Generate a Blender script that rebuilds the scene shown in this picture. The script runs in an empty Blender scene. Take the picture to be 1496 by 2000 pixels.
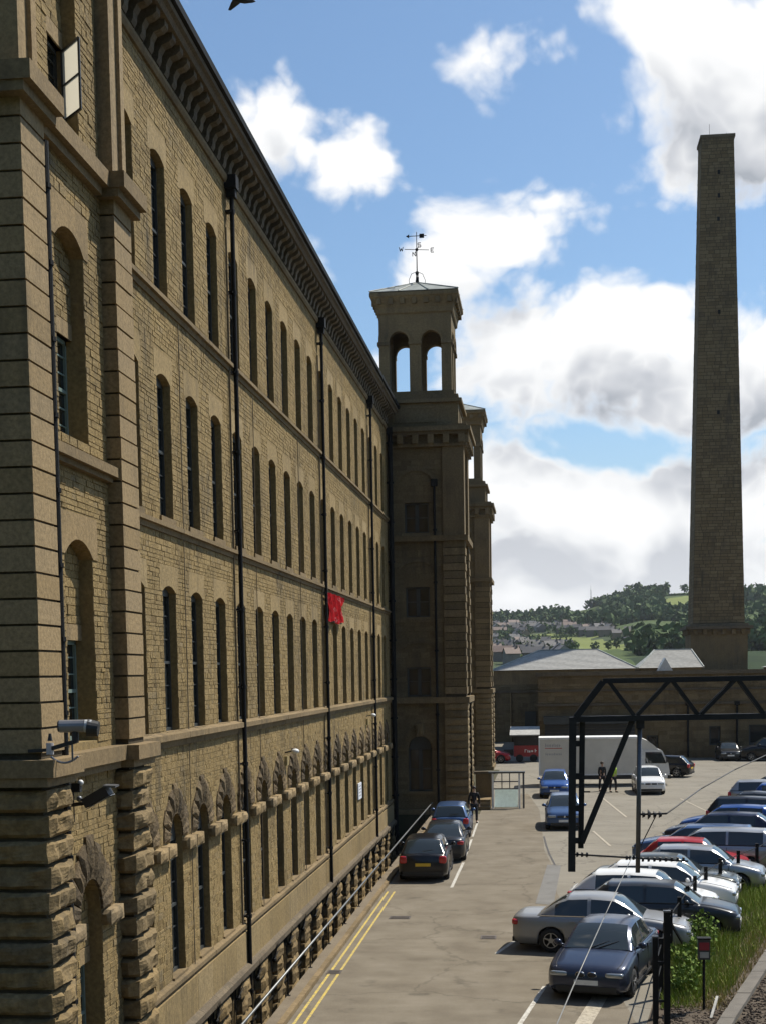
import bpy, bmesh, math, random
import numpy as np
from math import sin, cos, tan, pi, radians, sqrt, atan2, exp
from mathutils import Vector, Matrix, noise
random.seed(7)
rng = np.random.default_rng(11)
SC = bpy.context.scene
COL = SC.collection

# ------------------------------------------------------------------ camera
cam = bpy.data.cameras.new('camera')
camo = bpy.data.objects.new('camera', cam)
COL.objects.link(camo)
SC.camera = camo
cam.sensor_fit = 'AUTO'
cam.sensor_width = 36.0
cam.lens = 50.4
cam.shift_x = 0.0
cam.shift_y = 0.263
cam.clip_start = 0.1
cam.clip_end = 20000.0
Rw = Matrix(((0.9936583, 0.0087533, 0.11210068),
             (0.11112422, 0.07573434, -0.9909166),
             (-0.01716367, 0.99708961, 0.07428135)))
camo.matrix_world = Matrix.Translation((0, 0, 7.1)) @ Rw.to_4x4()

# ------------------------------------------------------------------ sun and sky
SUN_EL = radians(55.0)
SUN_AZ = radians(47.0)            # from +Y (north of the scene) towards +X
SUN_DIR = Vector((sin(SUN_AZ) * cos(SUN_EL), cos(SUN_AZ) * cos(SUN_EL), sin(SUN_EL)))
sl = bpy.data.lights.new('sun', 'SUN')
sl.energy = 5.0
sl.angle = radians(0.53)
sl.color = (1.0, 0.94, 0.83)
so = bpy.data.objects.new('sun', sl)
COL.objects.link(so)
so.rotation_euler = SUN_DIR.to_track_quat('Z', 'Y').to_euler()

SC.view_settings.view_transform = 'Standard'
SC.view_settings.look = 'None'
SC.view_settings.gamma = 1.0
SC.view_settings.exposure = 0.27
SC.view_settings.use_curve_mapping = False
SC.cycles.use_denoising = True
SC.cycles.use_adaptive_sampling = True
SC.cycles.adaptive_threshold = 0.02
SC.cycles.max_bounces = 5
SC.cycles.diffuse_bounces = 2
SC.cycles.glossy_bounces = 3
SC.cycles.transmission_bounces = 4
SC.cycles.caustics_reflective = False
SC.cycles.caustics_refractive = False

WORLD = bpy.data.worlds.new('World')
SC.world = WORLD
WORLD.use_nodes = True


class NT:
    """small node helper"""
    def __init__(self, tree):
        self.t = tree
        self.n = tree.nodes
        self.l = tree.links

    def new(self, typ, **kw):
        nd = self.n.new(typ)
        for k, v in kw.items():
            setattr(nd, k, v)
        return nd

    def put(self, sock, val):
        if val is None:
            return
        if isinstance(val, bpy.types.NodeSocket):
            self.l.new(val, sock)
        else:
            sock.default_value = val

    def math(self, op, a, b=None, c=None, clamp=False):
        nd = self.new('ShaderNodeMath', operation=op, use_clamp=clamp)
        self.put(nd.inputs[0], a)
        self.put(nd.inputs[1], b)
        self.put(nd.inputs[2], c)
        return nd.outputs[0]

    def vmath(self, op, a, b=None):
        nd = self.new('ShaderNodeVectorMath', operation=op)
        self.put(nd.inputs[0], a)
        self.put(nd.inputs[1], b)
        return nd.outputs['Value'] if op in ('DOT_PRODUCT', 'LENGTH') else nd.outputs[0]

    def mix(self, fac, a, b, blend='MIX'):
        nd = self.new('ShaderNodeMix', data_type='RGBA', blend_type=blend)
        self.put(nd.inputs[0], fac)
        self.put(nd.inputs[6], a)
        self.put(nd.inputs[7], b)
        return nd.outputs[2]

    def noise(self, vec, scale, detail=4.0, rough=0.55, dist=0.0, out=0):
        nd = self.new('ShaderNodeTexNoise')
        self.put(nd.inputs['Vector'], vec)
        nd.inputs['Scale'].default_value = scale
        nd.inputs['Detail'].default_value = detail
        nd.inputs['Roughness'].default_value = rough
        nd.inputs['Distortion'].default_value = dist
        return nd.outputs[out]

    def rng(self, v, a, b, c=0.0, d=1.0, smooth=False):
        nd = self.new('ShaderNodeMapRange')
        if smooth:
            nd.interpolation_type = 'SMOOTHSTEP'
        self.put(nd.inputs[0], v)
        for i, x in enumerate((a, b, c, d)):
            self.put(nd.inputs[1 + i], x)
        return nd.outputs[0]

    def ramp(self, fac, stops):
        nd = self.new('ShaderNodeValToRGB')
        cr = nd.color_ramp
        while len(cr.elements) < len(stops):
            cr.elements.new(0.5)
        for e, (p, c) in zip(cr.elements, stops):
            e.position = p
            e.color = (c[0], c[1], c[2], 1.0)
        self.put(nd.inputs[0], fac)
        return nd.outputs[0]

    def mapping(self, vec, loc=(0, 0, 0), rot=(0, 0, 0), scale=(1, 1, 1), typ='POINT'):
        nd = self.new('ShaderNodeMapping', vector_type=typ)
        self.put(nd.inputs[0], vec)
        nd.inputs['Location'].default_value = loc
        nd.inputs['Rotation'].default_value = rot
        nd.inputs['Scale'].default_value = scale
        return nd.outputs[0]


# cumulus banks: (direction x/y, z/y) of the middle, half sizes, tilt, weight
def pix_dir(x, y):
    d = Vector(((x - 748.0) / 2800.0, -(y - 1526.0) / 2800.0, -1.0))
    w = Rw @ d
    return w.normalized()


CLOUDS = [  # picture x, y of the middle, half width, half height, tilt (deg), weight
    (520, 230, 140, 115, 0, 0.88),
    (725, 315, 100, 120, 20, 0.92),
    (925, 95, 80, 75, -30, 0.52),
    (1090, 95, 80, 55, 0, 0.40),
    (550, 45, 60, 60, 50, 0.36),
    (1440, 200, 255, 185, 25, 1.0),
    (1010, 460, 165, 110, 0, 0.90),
    (1150, 685, 310, 150, 4, 1.15),
    (1480, 720, 210, 170, 0, 1.0),
    (850, 560, 95, 105, 0, 0.80),
    (900, 720, 100, 130, 0, 0.75),
    (1060, 960, 210, 140, 0, 0.95),
    (1310, 950, 140, 90, 0, 0.85),
    (1150, 1130, 480, 90, 0, 0.85),
    (1480, 950, 110, 130, 0, 0.8),
    (615, 500, 70, 70, 0, 0.62),
    (730, 700, 60, 70, 0, 0.6),
    (1240, 20, 110, 60, 0, 0.48),
    (375, 5, 80, 40, 0, 0.5),
    (1300, 1060, 260, 90, 0, 0.75),
    # open blue between them
    (790, 130, 150, 110, 0, -0.35),
    (660, 170, 50, 70, 0, -0.4),
    (560, 400, 60, 60, 0, -0.3),
    (1060, 270, 140, 130, 0, -0.5),
    (690, 500, 90, 70, 0, -0.35),
    (1260, 480, 150, 55, 0, -0.55),
    (1480, 490, 120, 50, 0, -0.5),
    (1200, 865, 130, 45, 20, -0.65),
    (1000, 1060, 130, 35, 0, -0.35),
]


def density_group(name, detail):
    g = bpy.data.node_groups.new(name, 'ShaderNodeTree')
    g.interface.new_socket('Vector', in_out='INPUT', socket_type='NodeSocketVector')
    g.interface.new_socket('Density', in_out='OUTPUT', socket_type='NodeSocketFloat')
    n = NT(g)
    gi = n.new('NodeGroupInput')
    go = n.new('NodeGroupOutput')
    v = gi.outputs[0]
    # billows: gentle warp, layered noise and rounded lumps, all flattened towards the horizon
    warp = n.noise(v, 10.0, 0.0, 0.5, out=1)
    mw = n.new('ShaderNodeVectorMath', operation='MULTIPLY_ADD')
    n.put(mw.inputs[0], warp)
    mw.inputs[1].default_value = (0.04, 0.04, 0.04)
    n.put(mw.inputs[2], v)
    pv = mw.outputs[0]
    off = Vector((0.02, 0.02, 0.02))
    fl = n.vmath('MULTIPLY', pv, (1.0, 1.0, 1.12))
    big = n.noise(fl, 5.0, 0.0, 0.5)
    fine = n.noise(fl, 15.0, detail, 0.55)
    lump = n.math('ABSOLUTE', n.math('MULTIPLY_ADD', n.noise(fl, 34.0, min(detail, 2.0), 0.5), 2.0, -1.0))
    sp = n.new('ShaderNodeSeparateXYZ')
    n.put(sp.inputs[0], v)
    acc = n.math('MULTIPLY_ADD', big, 0.9, -0.72)
    acc = n.math('ADD', acc, n.math('MULTIPLY_ADD', fine, 1.75, -0.875))
    acc = n.math('MULTIPLY_ADD', lump, 0.55, acc)
    # seen edge-on towards the horizon the banks close up
    acc = n.math('ADD', acc, n.rng(sp.outputs[2], 0.18, 0.02, 0.0, 0.50))
    pos = None
    for (px, py, sx, sy, tilt, wgt) in CLOUDS:
        c = pix_dir(px, py) + off
        k = 1.52
        inv = Vector((2900.0 / (k * sx), 1.0 / 0.5, 2900.0 / (k * sy)))
        vm = n.new('ShaderNodeVectorMath', operation='MULTIPLY_ADD')
        n.put(vm.inputs[0], pv)
        vm.inputs[1].default_value = inv
        vm.inputs[2].default_value = (-c.x * inv.x, -c.y * inv.y, -c.z * inv.z)
        r = n.vmath('LENGTH', vm.outputs[0])
        w = abs(wgt)
        f = n.math('MULTIPLY_ADD', r, -w, w, clamp=True)
        if wgt > 0:
            pos = f if pos is None else n.math('MAXIMUM', pos, f)
        else:
            acc = n.math('SUBTRACT', acc, f)
    acc = n.math('ADD', acc, n.math('MULTIPLY', pos, 1.25))
    n.put(go.inputs[0], acc)
    return g


def build_world():
    n = NT(WORLD.node_tree)
    for nd in list(n.n):
        n.n.remove(nd)
    tc = n.new('ShaderNodeTexCoord')
    v = n.vmath('NORMALIZE', tc.outputs['Generated'])
    sky = n.new('ShaderNodeTexSky', sky_type='NISHITA')
    sky.sun_disc = False
    sky.sun_elevation = SUN_EL
    sky.sun_rotation = SUN_AZ
    sky.air_density = 1.0
    sky.dust_density = 0.7
    sky.ozone_density = 1.0
    skyc = n.mix(1.0, sky.outputs[0], (0.95, 1.12, 1.22, 1), 'MULTIPLY')
    g1 = n.new('ShaderNodeGroup')
    g1.node_tree = density_group('cloud_density', 6.0)
    n.put(g1.inputs[0], v)
    g2 = n.new('ShaderNodeGroup')
    g2.node_tree = density_group('cloud_density_soft', 2.0)
    toward = SUN_DIR * 0.012 + Vector((0, 0, 0.034))
    n.put(g2.inputs[0], n.vmath('ADD', v, tuple(toward)))
    d = g1.outputs[0]
    d2 = g2.outputs[0]
    sep = n.new('ShaderNodeSeparateXYZ')
    n.put(sep.inputs[0], v)
    skyc = n.mix(n.rng(sep.outputs[2], 0.17, 0.0, 0.0, 0.85), skyc, (4.4, 5.7, 6.9, 1))
    cover = n.rng(d, 0.12, 0.58, smooth=True)
    cover = n.math('MULTIPLY', cover, n.rng(sep.outputs[2], -0.02, 0.02))
    shade = n.math('MULTIPLY', n.rng(d2, 0.20, 1.0), n.rng(d, 0.20, 0.62))
    shade = n.math('MULTIPLY', shade, n.rng(sep.outputs[2], 0.03, 0.17, 0.5, 1.0))   # distant banks are paler
    ccol = n.ramp(shade, [(0.0, (1.0, 1.0, 1.0)), (0.30, (0.88, 0.89, 0.90)), (0.65, (0.62, 0.64, 0.68)), (1.0, (0.40, 0.43, 0.48))])
    ccol = n.mix(1.0, ccol, (CLOUD_W, CLOUD_W, CLOUD_W, 1), 'MULTIPLY')
    tot = n.mix(cover, skyc, ccol)
    bg = n.new('ShaderNodeBackground')
    n.put(bg.inputs[0], tot)
    bg.inputs[1].default_value = SKY_STRENGTH
    out = n.new('ShaderNodeOutputWorld')
    n.l.new(bg.outputs[0], out.inputs[0])


SKY_STRENGTH = 0.088
CLOUD_W = 10.0
build_world()
WORLD.cycles.sampling_method = 'MANUAL'
WORLD.cycles.sample_map_resolution = 512


# ------------------------------------------------------------------ helpers
class MB:
    def __init__(self):
        self.v = []
        self.f = []
        self.r = []

    def quad(self, pts, r=0.5):
        b = len(self.v)
        self.v.extend([tuple(p) for p in pts])
        self.f.append(tuple(range(b, b + len(pts))))
        self.r.append(r)

    def box(self, x0, x1, y0, y1, z0, z1, r=0.5):
        b = len(self.v)
        self.v.extend([(x0, y0, z0), (x1, y0, z0), (x1, y1, z0), (x0, y1, z0),
                       (x0, y0, z1), (x1, y0, z1), (x1, y1, z1), (x0, y1, z1)])
        for q in ((0, 3, 2, 1), (4, 5, 6, 7), (0, 1, 5, 4), (1, 2, 6, 5), (2, 3, 7, 6), (3, 0, 4, 7)):
            self.f.append(tuple(b + i for i in q))
            self.r.append(r)
        return self

    def bar(self, p0, p1, w, h=None, r=0.5, upv=(0, 0, 1)):
        """rectangular bar between two points"""
        h = w if h is None else h
        p0 = Vector(p0)
        p1 = Vector(p1)
        d = (p1 - p0).normalized()
        u = Vector(upv)
        if abs(d.dot(u)) > 0.98:
            u = Vector((0, 1, 0))
        s = d.cross(u).normalized()
        t = s.cross(d).normalized()
        b = len(self.v)
        for p in (p0, p1):
            for a, c in ((-1, -1), (1, -1), (1, 1), (-1, 1)):
                self.v.append(tuple(p + s * (a * w / 2) + t * (c * h / 2)))
        for q in ((0, 3, 2, 1), (4, 5, 6, 7), (0, 1, 5, 4), (1, 2, 6, 5), (2, 3, 7, 6), (3, 0, 4, 7)):
            self.f.append(tuple(b + i for i in q))
            self.r.append(r)
        return self

    def tube(self, p0, p1, r0, r1=None, n=10, r=0.5):
        r1 = r0 if r1 is None else r1
        p0 = Vector(p0)
        p1 = Vector(p1)
        d = (p1 - p0).normalized()
        u = Vector((0, 0, 1)) if abs(d.z) < 0.95 else Vector((1, 0, 0))
        s = d.cross(u).normalized()
        t = s.cross(d).normalized()
        b = len(self.v)
        for p, rr in ((p0, r0), (p1, r1)):
            for i in range(n):
                a = 2 * pi * i / n
                self.v.append(tuple(p + s * (cos(a) * rr) + t * (sin(a) * rr)))
        for i in range(n):
            j = (i + 1) % n
            self.f.append((b + i, b + j, b + n + j, b + n + i))
            self.r.append(r)
        self.f.append(tuple(b + n - 1 - i for i in range(n)))
        self.f.append(tuple(b + n + i for i in range(n)))
        self.r += [r, r]
        return self

    def path(self, pts, rad, n=6):
        for a, b in zip(pts[:-1], pts[1:]):
            self.tube(a, b, rad, rad, n)
        return self

    def ball(self, c, rx, ry, rz, nu=10, nv=7, r=0.5):
        b = len(self.v)
        c = Vector(c)
        for j in range(nv + 1):
            th = pi * j / nv
            for i in range(nu):
                ph = 2 * pi * i / nu
                self.v.append((c.x + rx * sin(th) * cos(ph), c.y + ry * sin(th) * sin(ph), c.z + rz * cos(th)))
        for j in range(nv):
            for i in range(nu):
                k = (i + 1) % nu
                self.f.append((b + j * nu + i, b + (j + 1) * nu + i, b + (j + 1) * nu + k, b + j * nu + k))
                self.r.append(r)
        return self

    def lens(self, c, rx, ry, rz, e=0.45, nu=16, nv=10, r=0.5):
        """rounded-box solid (superellipsoid)"""
        f = lambda t: (abs(t) ** e) * (1 if t >= 0 else -1)
        rows = []
        for j in range(nv + 1):
            th = -pi / 2 + pi * j / nv
            rows.append([(c[0] + rx * f(cos(th)) * f(cos(2 * pi * i / nu)), c[1] + ry * f(cos(th)) * f(sin(2 * pi * i / nu)), c[2] + rz * f(sin(th))) for i in range(nu)])
        return self.grid(rows, r, closed=True)

    def grid(self, rows, r=0.5, closed=False):
        b = len(self.v)
        n = len(rows[0])
        for row in rows:
            self.v.extend([tuple(p) for p in row])
        for j in range(len(rows) - 1):
            for i in range(n if closed else n - 1):
                k = (i + 1) % n
                self.f.append((b + j * n + i, b + j * n + k, b + (j + 1) * n + k, b + (j + 1) * n + i))
                self.r.append(r)
        return self

    def mesh(self, name, org=(0, 0, 0), smooth=False):
        me = bpy.data.meshes.new(name)
        o = org
        me.from_pydata([(p[0] - o[0], p[1] - o[1], p[2] - o[2]) for p in self.v], [], self.f)
        at = me.attributes.new('rnd', 'FLOAT', 'FACE')
        at.data.foreach_set('value', self.r)
        if smooth:
            me.polygons.foreach_set('use_smooth', [True] * len(me.polygons))
        me.update()
        return me

    def build(self, name, mat, parent=None, org=(0, 0, 0), smooth=False, weld=False):
        me = self.mesh(name, org, smooth)
        if weld:
            bm = bmesh.new()
            bm.from_mesh(me)
            bmesh.ops.remove_doubles(bm, verts=bm.verts, dist=1e-4)
            bmesh.ops.recalc_face_normals(bm, faces=bm.faces)
            bm.to_mesh(me)
            bm.free()
        if mat is not None:
            me.materials.append(mat)
        return link(name, me, parent)


def link(name, me, parent=None):
    o = bpy.data.objects.new(name, me)
    COL.objects.link(o)
    if parent is not None:
        o.parent = parent
    return o


def thing(name, label, cat, loc=(0, 0, 0), rz=0.0, group=None):
    o = bpy.data.objects.new(name, None)
    o.empty_display_size = 0.3
    COL.objects.link(o)
    o.location = loc
    o.rotation_euler = (0, 0, rz)
    o['label'] = label
    o['category'] = cat
    if group:
        o['group'] = group
    return o


def tag(o, label, cat, group=None, kind=None):
    if label:
        o['label'] = label
    if cat:
        o['category'] = cat
    if group:
        o['group'] = group
    if kind:
        o['kind'] = kind
    return o


def copy_tree(o, parent=None):
    c = o.copy()
    COL.objects.link(c)
    c.parent = parent
    for ch in list(o.children):
        copy_tree(ch, c)
    return c


# ------------------------------------------------------------------ materials
def base_mat(name):
    m = bpy.data.materials.new(name)
    m.use_nodes = True
    n = NT(m.node_tree)
    b = n.n['Principled BSDF']
    return m, n, b


def plain(name, col, rough=0.6, metal=0.0, spec=0.5, coat=0.0, var=0.12, vs=6.0, bump=0.0, bs=40.0):
    m, n, b = base_mat(name)
    geo = n.new('ShaderNodeNewGeometry')
    nz = n.noise(geo.outputs['Position'], vs, 3.0, 0.6)
    k = n.rng(nz, 0.25, 0.75, 1.0 - var, 1.0 + var)
    c = n.vmath('SCALE', (col[0], col[1], col[2]))
    n.put(c.node.inputs['Scale'], k)
    n.l.new(c, b.inputs['Base Color'])
    b.inputs['Roughness'].default_value = rough
    b.inputs['Metallic'].default_value = metal
    b.inputs['Specular IOR Level'].default_value = spec
    b.inputs['Coat Weight'].default_value = coat
    b.inputs['Coat Roughness'].default_value = 0.05
    if bump:
        bp = n.new('ShaderNodeBump')
        bp.inputs['Strength'].default_value = bump
        bp.inputs['Distance'].default_value = 0.02
        n.l.new(n.noise(geo.outputs['Position'], bs, 6.0, 0.65), bp.inputs['Height'])
        n.l.new(bp.outputs[0], b.inputs['Normal'])
    return m


def stone(name, stops, soot=(0.05, 0.045, 0.035), soot_amt=0.5, rough=0.9, bump=0.5, bs=14.0, inner=0.22):
    """stone: colour picked per piece, worn and sooted by noises of their own"""
    m, n, b = base_mat(name)
    geo = n.new('ShaderNodeNewGeometry')
    pos = geo.outputs['Position']
    at = n.new('ShaderNodeAttribute', attribute_name='rnd')
    oi = n.new('ShaderNodeObjectInfo')
    rr = n.math('FRACT', n.math('ADD', at.outputs['Fac'], oi.outputs['Random']))
    c = n.ramp(rr, stops)
    n1 = n.noise(pos, bs, 4.0, 0.65)
    c = n.mix(1.0, c, n.ramp(n1, [(0.25, (1 - inner * 1.6,) * 3), (0.75, (1 + inner,) * 3)]), 'MULTIPLY')
    c.node.clamp_result = False
    # soot: big cloudy stains plus vertical streaks
    n2 = n.noise(pos, 0.45, 3.0, 0.6)
    n3 = n.noise(n.mapping(pos, scale=(3.0, 3.0, 0.35)), 1.1, 2.0, 0.6)
    s = n.math('MULTIPLY', n.rng(n2, 0.42, 0.72), n.rng(n3, 0.35, 0.7))
    s = n.math('MULTIPLY', s, soot_amt, clamp=True)
    c = n.mix(s, c, (soot[0], soot[1], soot[2], 1))
    n.l.new(c, b.inputs['Base Color'])
    b.inputs['Roughness'].default_value = rough
    b.inputs['Specular IOR Level'].default_value = 0.2
    bp = n.new('ShaderNodeBump')
    bp.inputs['Strength'].default_value = bump
    bp.inputs['Distance'].default_value = 0.03
    n.l.new(n1, bp.inputs['Height'])
    n.l.new(bp.outputs[0], b.inputs['Normal'])
    return m


def glass(name, col=(0.02, 0.026, 0.028), rough=0.06, spec=0.6):
    m, n, b = base_mat(name)
    b.inputs['Base Color'].default_value = (*col, 1)
    b.inputs['Roughness'].default_value = rough
    b.inputs['Specular IOR Level'].default_value = spec
    geo = n.new('ShaderNodeNewGeometry')
    bp = n.new('ShaderNodeBump')
    bp.inputs['Strength'].default_value = 0.06
    bp.inputs['Distance'].default_value = 0.05
    n.l.new(n.noise(geo.outputs['Position'], 1.3, 2.0, 0.5), bp.inputs['Height'])
    n.l.new(bp.outputs[0], b.inputs['Normal'])
    return m


M = {}
BUFF = [(0.0, (0.205, 0.140, 0.057)), (0.12, (0.268, 0.190, 0.081)), (0.5, (0.296, 0.211, 0.092)),
        (0.9, (0.318, 0.229, 0.103)), (1.0, (0.262, 0.196, 0.102))]
M['rubble'] = stone('coursed_sandstone', BUFF, soot_amt=0.8, bs=22.0, inner=0.36, bump=0.7)
M['mortar'] = stone('mortar', [(0, (0.25, 0.178, 0.078)), (1, (0.276, 0.199, 0.088))], soot_amt=0.7)
M['lintel'] = stone('lintel_stone', [(0, (0.275, 0.20, 0.094)), (0.6, (0.305, 0.222, 0.106)), (1, (0.33, 0.245, 0.125))], soot_amt=0.7, bump=0.4, inner=0.24)
M['ashlar'] = stone('dressed_sandstone', [(0, (0.27, 0.192, 0.096)), (0.5, (0.312, 0.226, 0.12)), (1, (0.285, 0.212, 0.12))], soot_amt=0.8, bump=0.4, inner=0.24)
M['joint'] = stone('recessed_joint', [(0, (0.06, 0.047, 0.028)), (1, (0.075, 0.058, 0.035))], soot_amt=0.3)
M['trim'] = stone('weathered_trim_stone', [(0, (0.185, 0.134, 0.070)), (1, (0.245, 0.178, 0.096))], soot_amt=0.75, bump=0.35)
M['dirty'] = stone('sooty_moulding', [(0, (0.12, 0.095, 0.065)), (1, (0.17, 0.135, 0.09))], soot_amt=0.8)
M['rock'] = stone('rock_faced_sandstone', [(0, (0.20, 0.14, 0.064)), (0.5, (0.25, 0.178, 0.085)), (1, (0.17, 0.125, 0.066))], soot_amt=0.6, bump=0.9, bs=9.0, inner=0.3)
M['voussoir'] = stone('vermiculated_voussoir', [(0, (0.10, 0.073, 0.042)), (0.6, (0.15, 0.108, 0.06)), (1, (0.21, 0.152, 0.082))], soot_amt=0.7, bump=1.0, bs=16.0, inner=0.4)
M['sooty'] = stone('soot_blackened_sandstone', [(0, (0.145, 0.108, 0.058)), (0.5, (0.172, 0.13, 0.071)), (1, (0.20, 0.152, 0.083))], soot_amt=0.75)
M['sooty_pale'] = stone('sooty_quoin_stone', [(0, (0.175, 0.13, 0.07)), (1, (0.235, 0.175, 0.096))], soot_amt=0.6)  # paler, less sooted copy of the tower stone, for quoins and trim
M['chimney'] = stone('chimney_stone', [(0, (0.15, 0.108, 0.055)), (0.5, (0.18, 0.13, 0.068)), (1, (0.215, 0.158, 0.084))], soot_amt=0.8)
M['iron'] = plain('black_iron', (0.010, 0.010, 0.010), 0.7, 0.0, 0.2)
M['steel'] = plain('dark_painted_steel', (0.018, 0.018, 0.019), 0.6, 0.0, 0.3, var=0.35)
M['galv'] = plain('galvanised_tube', (0.12, 0.125, 0.135), 0.45, 0.6)
M['rail'] = plain('grey_handrail', (0.16, 0.165, 0.165), 0.45, 0.5)
M['frame'] = plain('dark_sash_timber', (0.035, 0.04, 0.04), 0.5)
M['pane'] = glass('old_window_glass', (0.012, 0.015, 0.016), 0.08, 0.45)
M['greenframe'] = plain('grey_green_paint', (0.16, 0.22, 0.2), 0.5)
M['slate'] = plain('grey_slate', (0.34, 0.33, 0.30), 0.6, var=0.25, vs=3.0, bump=0.2)
M['lead'] = plain('pale_lead_roof', (0.24, 0.255, 0.23), 0.6, var=0.35, vs=2.0)
M['white'] = plain('white_paint', (0.72, 0.72, 0.70), 0.5)
# ------------------------------------------------------------------ the mill
FX = -7.7                 # facade plane
Y0, PITCH, WW = 26.36, 2.38, 1.05
NCOL = 19
MILL_END = 72.1
ROWS = [(14.90, 17.62, 0.125), (10.38, 13.18, 0.125), (5.98, 8.88, 0.125), (0.86, 3.74, 0.525)]  # sill, spring, rise
MILL = thing('mill_building', 'long five-storey sandstone mill with rows of narrow windows filling the left side', 'mill', (FX, 46.0, 0.0))
MO = tuple(MILL.location)


def arch_z(u, u0, u1, spring, rise):
    """soffit height of a segmental or round arch above u"""
    w = (u1 - u0) / 2.0
    t = u - (u0 + u1) / 2.0
    if rise >= w * 0.99:
        return spring + sqrt(max(0.0, w * w - t * t))
    R = (w * w + rise * rise) / (2 * rise)
    return spring + rise - R + sqrt(max(0.0, R * R - t * t))


def wall_with_openings(mb, fmap, u0, u1, z0, z1, ops, depth):
    """ops: list of (ua, ub, sill, spring, rise); plain mortar wall with reveals. fmap(u, z, d) -> point, d is out of the wall"""
    rows = sorted({(o[2], o[3], o[4]) for o in ops})
    zc = z0
    for (s, sp, ri) in rows:
        top = sp + ri + 0.02
        mb.quad([fmap(u0, zc, 0), fmap(u1, zc, 0), fmap(u1, s, 0), fmap(u0, s, 0)], 0.3)
        uc = u0
        for o in sorted([o for o in ops if (o[2], o[3], o[4]) == (s, sp, ri)]):
            a, b = o[0], o[1]
            mb.quad([fmap(uc, s, 0), fmap(a, s, 0), fmap(a, top, 0), fmap(uc, top, 0)], 0.3)
            N = 12
            us = [a + (b - a) * i / N for i in range(N + 1)]
            for p, q in zip(us[:-1], us[1:]):
                zp, zq = arch_z(p, a, b, sp, ri), arch_z(q, a, b, sp, ri)
                mb.quad([fmap(p, zp, 0), fmap(q, zq, 0), fmap(q, top, 0), fmap(p, top, 0)], 0.3)
                mb.quad([fmap(p, zp, -depth), fmap(q, zq, -depth), fmap(q, zq, 0), fmap(p, zp, 0)], 0.6)
            mb.quad([fmap(a, s, -depth), fmap(a, sp, -depth), fmap(a, sp, 0), fmap(a, s, 0)], 0.6)
            mb.quad([fmap(b, s, 0), fmap(b, sp, 0), fmap(b, sp, -depth), fmap(b, s, -depth)], 0.6)
            mb.quad([fmap(a, s, -depth), fmap(a, s, 0), fmap(b, s, 0), fmap(b, s, -depth)], 0.6)
            uc = b
        mb.quad([fmap(uc, s, 0), fmap(u1, s, 0), fmap(u1, top, 0), fmap(uc, top, 0)], 0.3)
        zc = top
    mb.quad([fmap(u0, zc, 0), fmap(u1, zc, 0), fmap(u1, z1, 0), fmap(u0, z1, 0)], 0.3)


def courses(u0, u1, z0, z1, ch, lmin, lmax, blocked, emit, joint=0.007, lead=None):
    z = z0
    while z < z1 - 0.04:
        h = min(ch * random.uniform(0.62, 1.35), z1 - z)
        if z1 - (z + h) < 0.05:
            h = z1 - z
        segs = [(u0, u1)]
        for (a, b) in blocked(z, z + h):
            ns = []
            for (p, q) in segs:
                if b <= p or a >= q:
                    ns.append((p, q))
                else:
                    if a > p:
                        ns.append((p, a))
                    if b < q:
                        ns.append((b, q))
            segs = ns
        for (p, q) in segs:
            u = p
            while u < q - 0.02:
                ln = random.uniform(lmin, lmax)
                if q - (u + ln) < lmin * 0.6:
                    ln = q - u
                emit(u + joint / 2, min(u + ln, q) - joint / 2, z + joint / 2, z + h - joint / 2)
                u += ln
        z += h


def stone_piece(mb, fmap, a, b, c, d, out, r, bev=0.005):
    """one wall stone: chamfered block proud of the mortar"""
    bev = min(bev, (b - a) * 0.25, (d - c) * 0.25)
    i = len(mb.v)
    tl = [random.uniform(-0.3, 0.3) * out for _ in range(4)]
    mb.v += [fmap(a, c, -0.01), fmap(b, c, -0.01), fmap(b, d, -0.01), fmap(a, d, -0.01),
             fmap(a + bev, c + bev, out + tl[0]), fmap(b - bev, c + bev, out + tl[1]),
             fmap(b - bev, d - bev, out + tl[2]), fmap(a + bev, d - bev, out + tl[3])]
    for q in ((4, 5, 6, 7), (0, 1, 5, 4), (1, 2, 6, 5), (2, 3, 7, 6), (3, 0, 4, 7)):
        mb.f.append(tuple(i + k for k in q))
        mb.r.append(r)


def fac(u, z, d):
    return (FX + d, u, z)


# openings of the long facade and of the end bay
OPS = []
for (s, sp, ri) in ROWS:
    for k in range(NCOL):
        a = Y0 + PITCH * k
        OPS.append((a, a + WW, s, sp, ri))
BAYC, BAYW = 23.43, 0.73
BAY_OPS = [(BAYC - BAYW, BAYC + BAYW, 16.15, 18.9, 0.3), (BAYC - BAYW, BAYC + BAYW, 11.1, 14.2, 0.28),
           (BAYC - BAYW, BAYC + BAYW, 6.05, 9.15, 0.28), (BAYC - 0.62, BAYC + 0.62, 0.4, 3.1, 0.62)]
REV = 0.24
REVB = 0.40
wb = MB()
wall_with_openings(wb, fac, 26.2, MILL_END, -2.7, 19.45, OPS, REV)
wall_with_openings(wb, fac, 21.6, 25.25, -2.7, 19.45, BAY_OPS, REVB)
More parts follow.
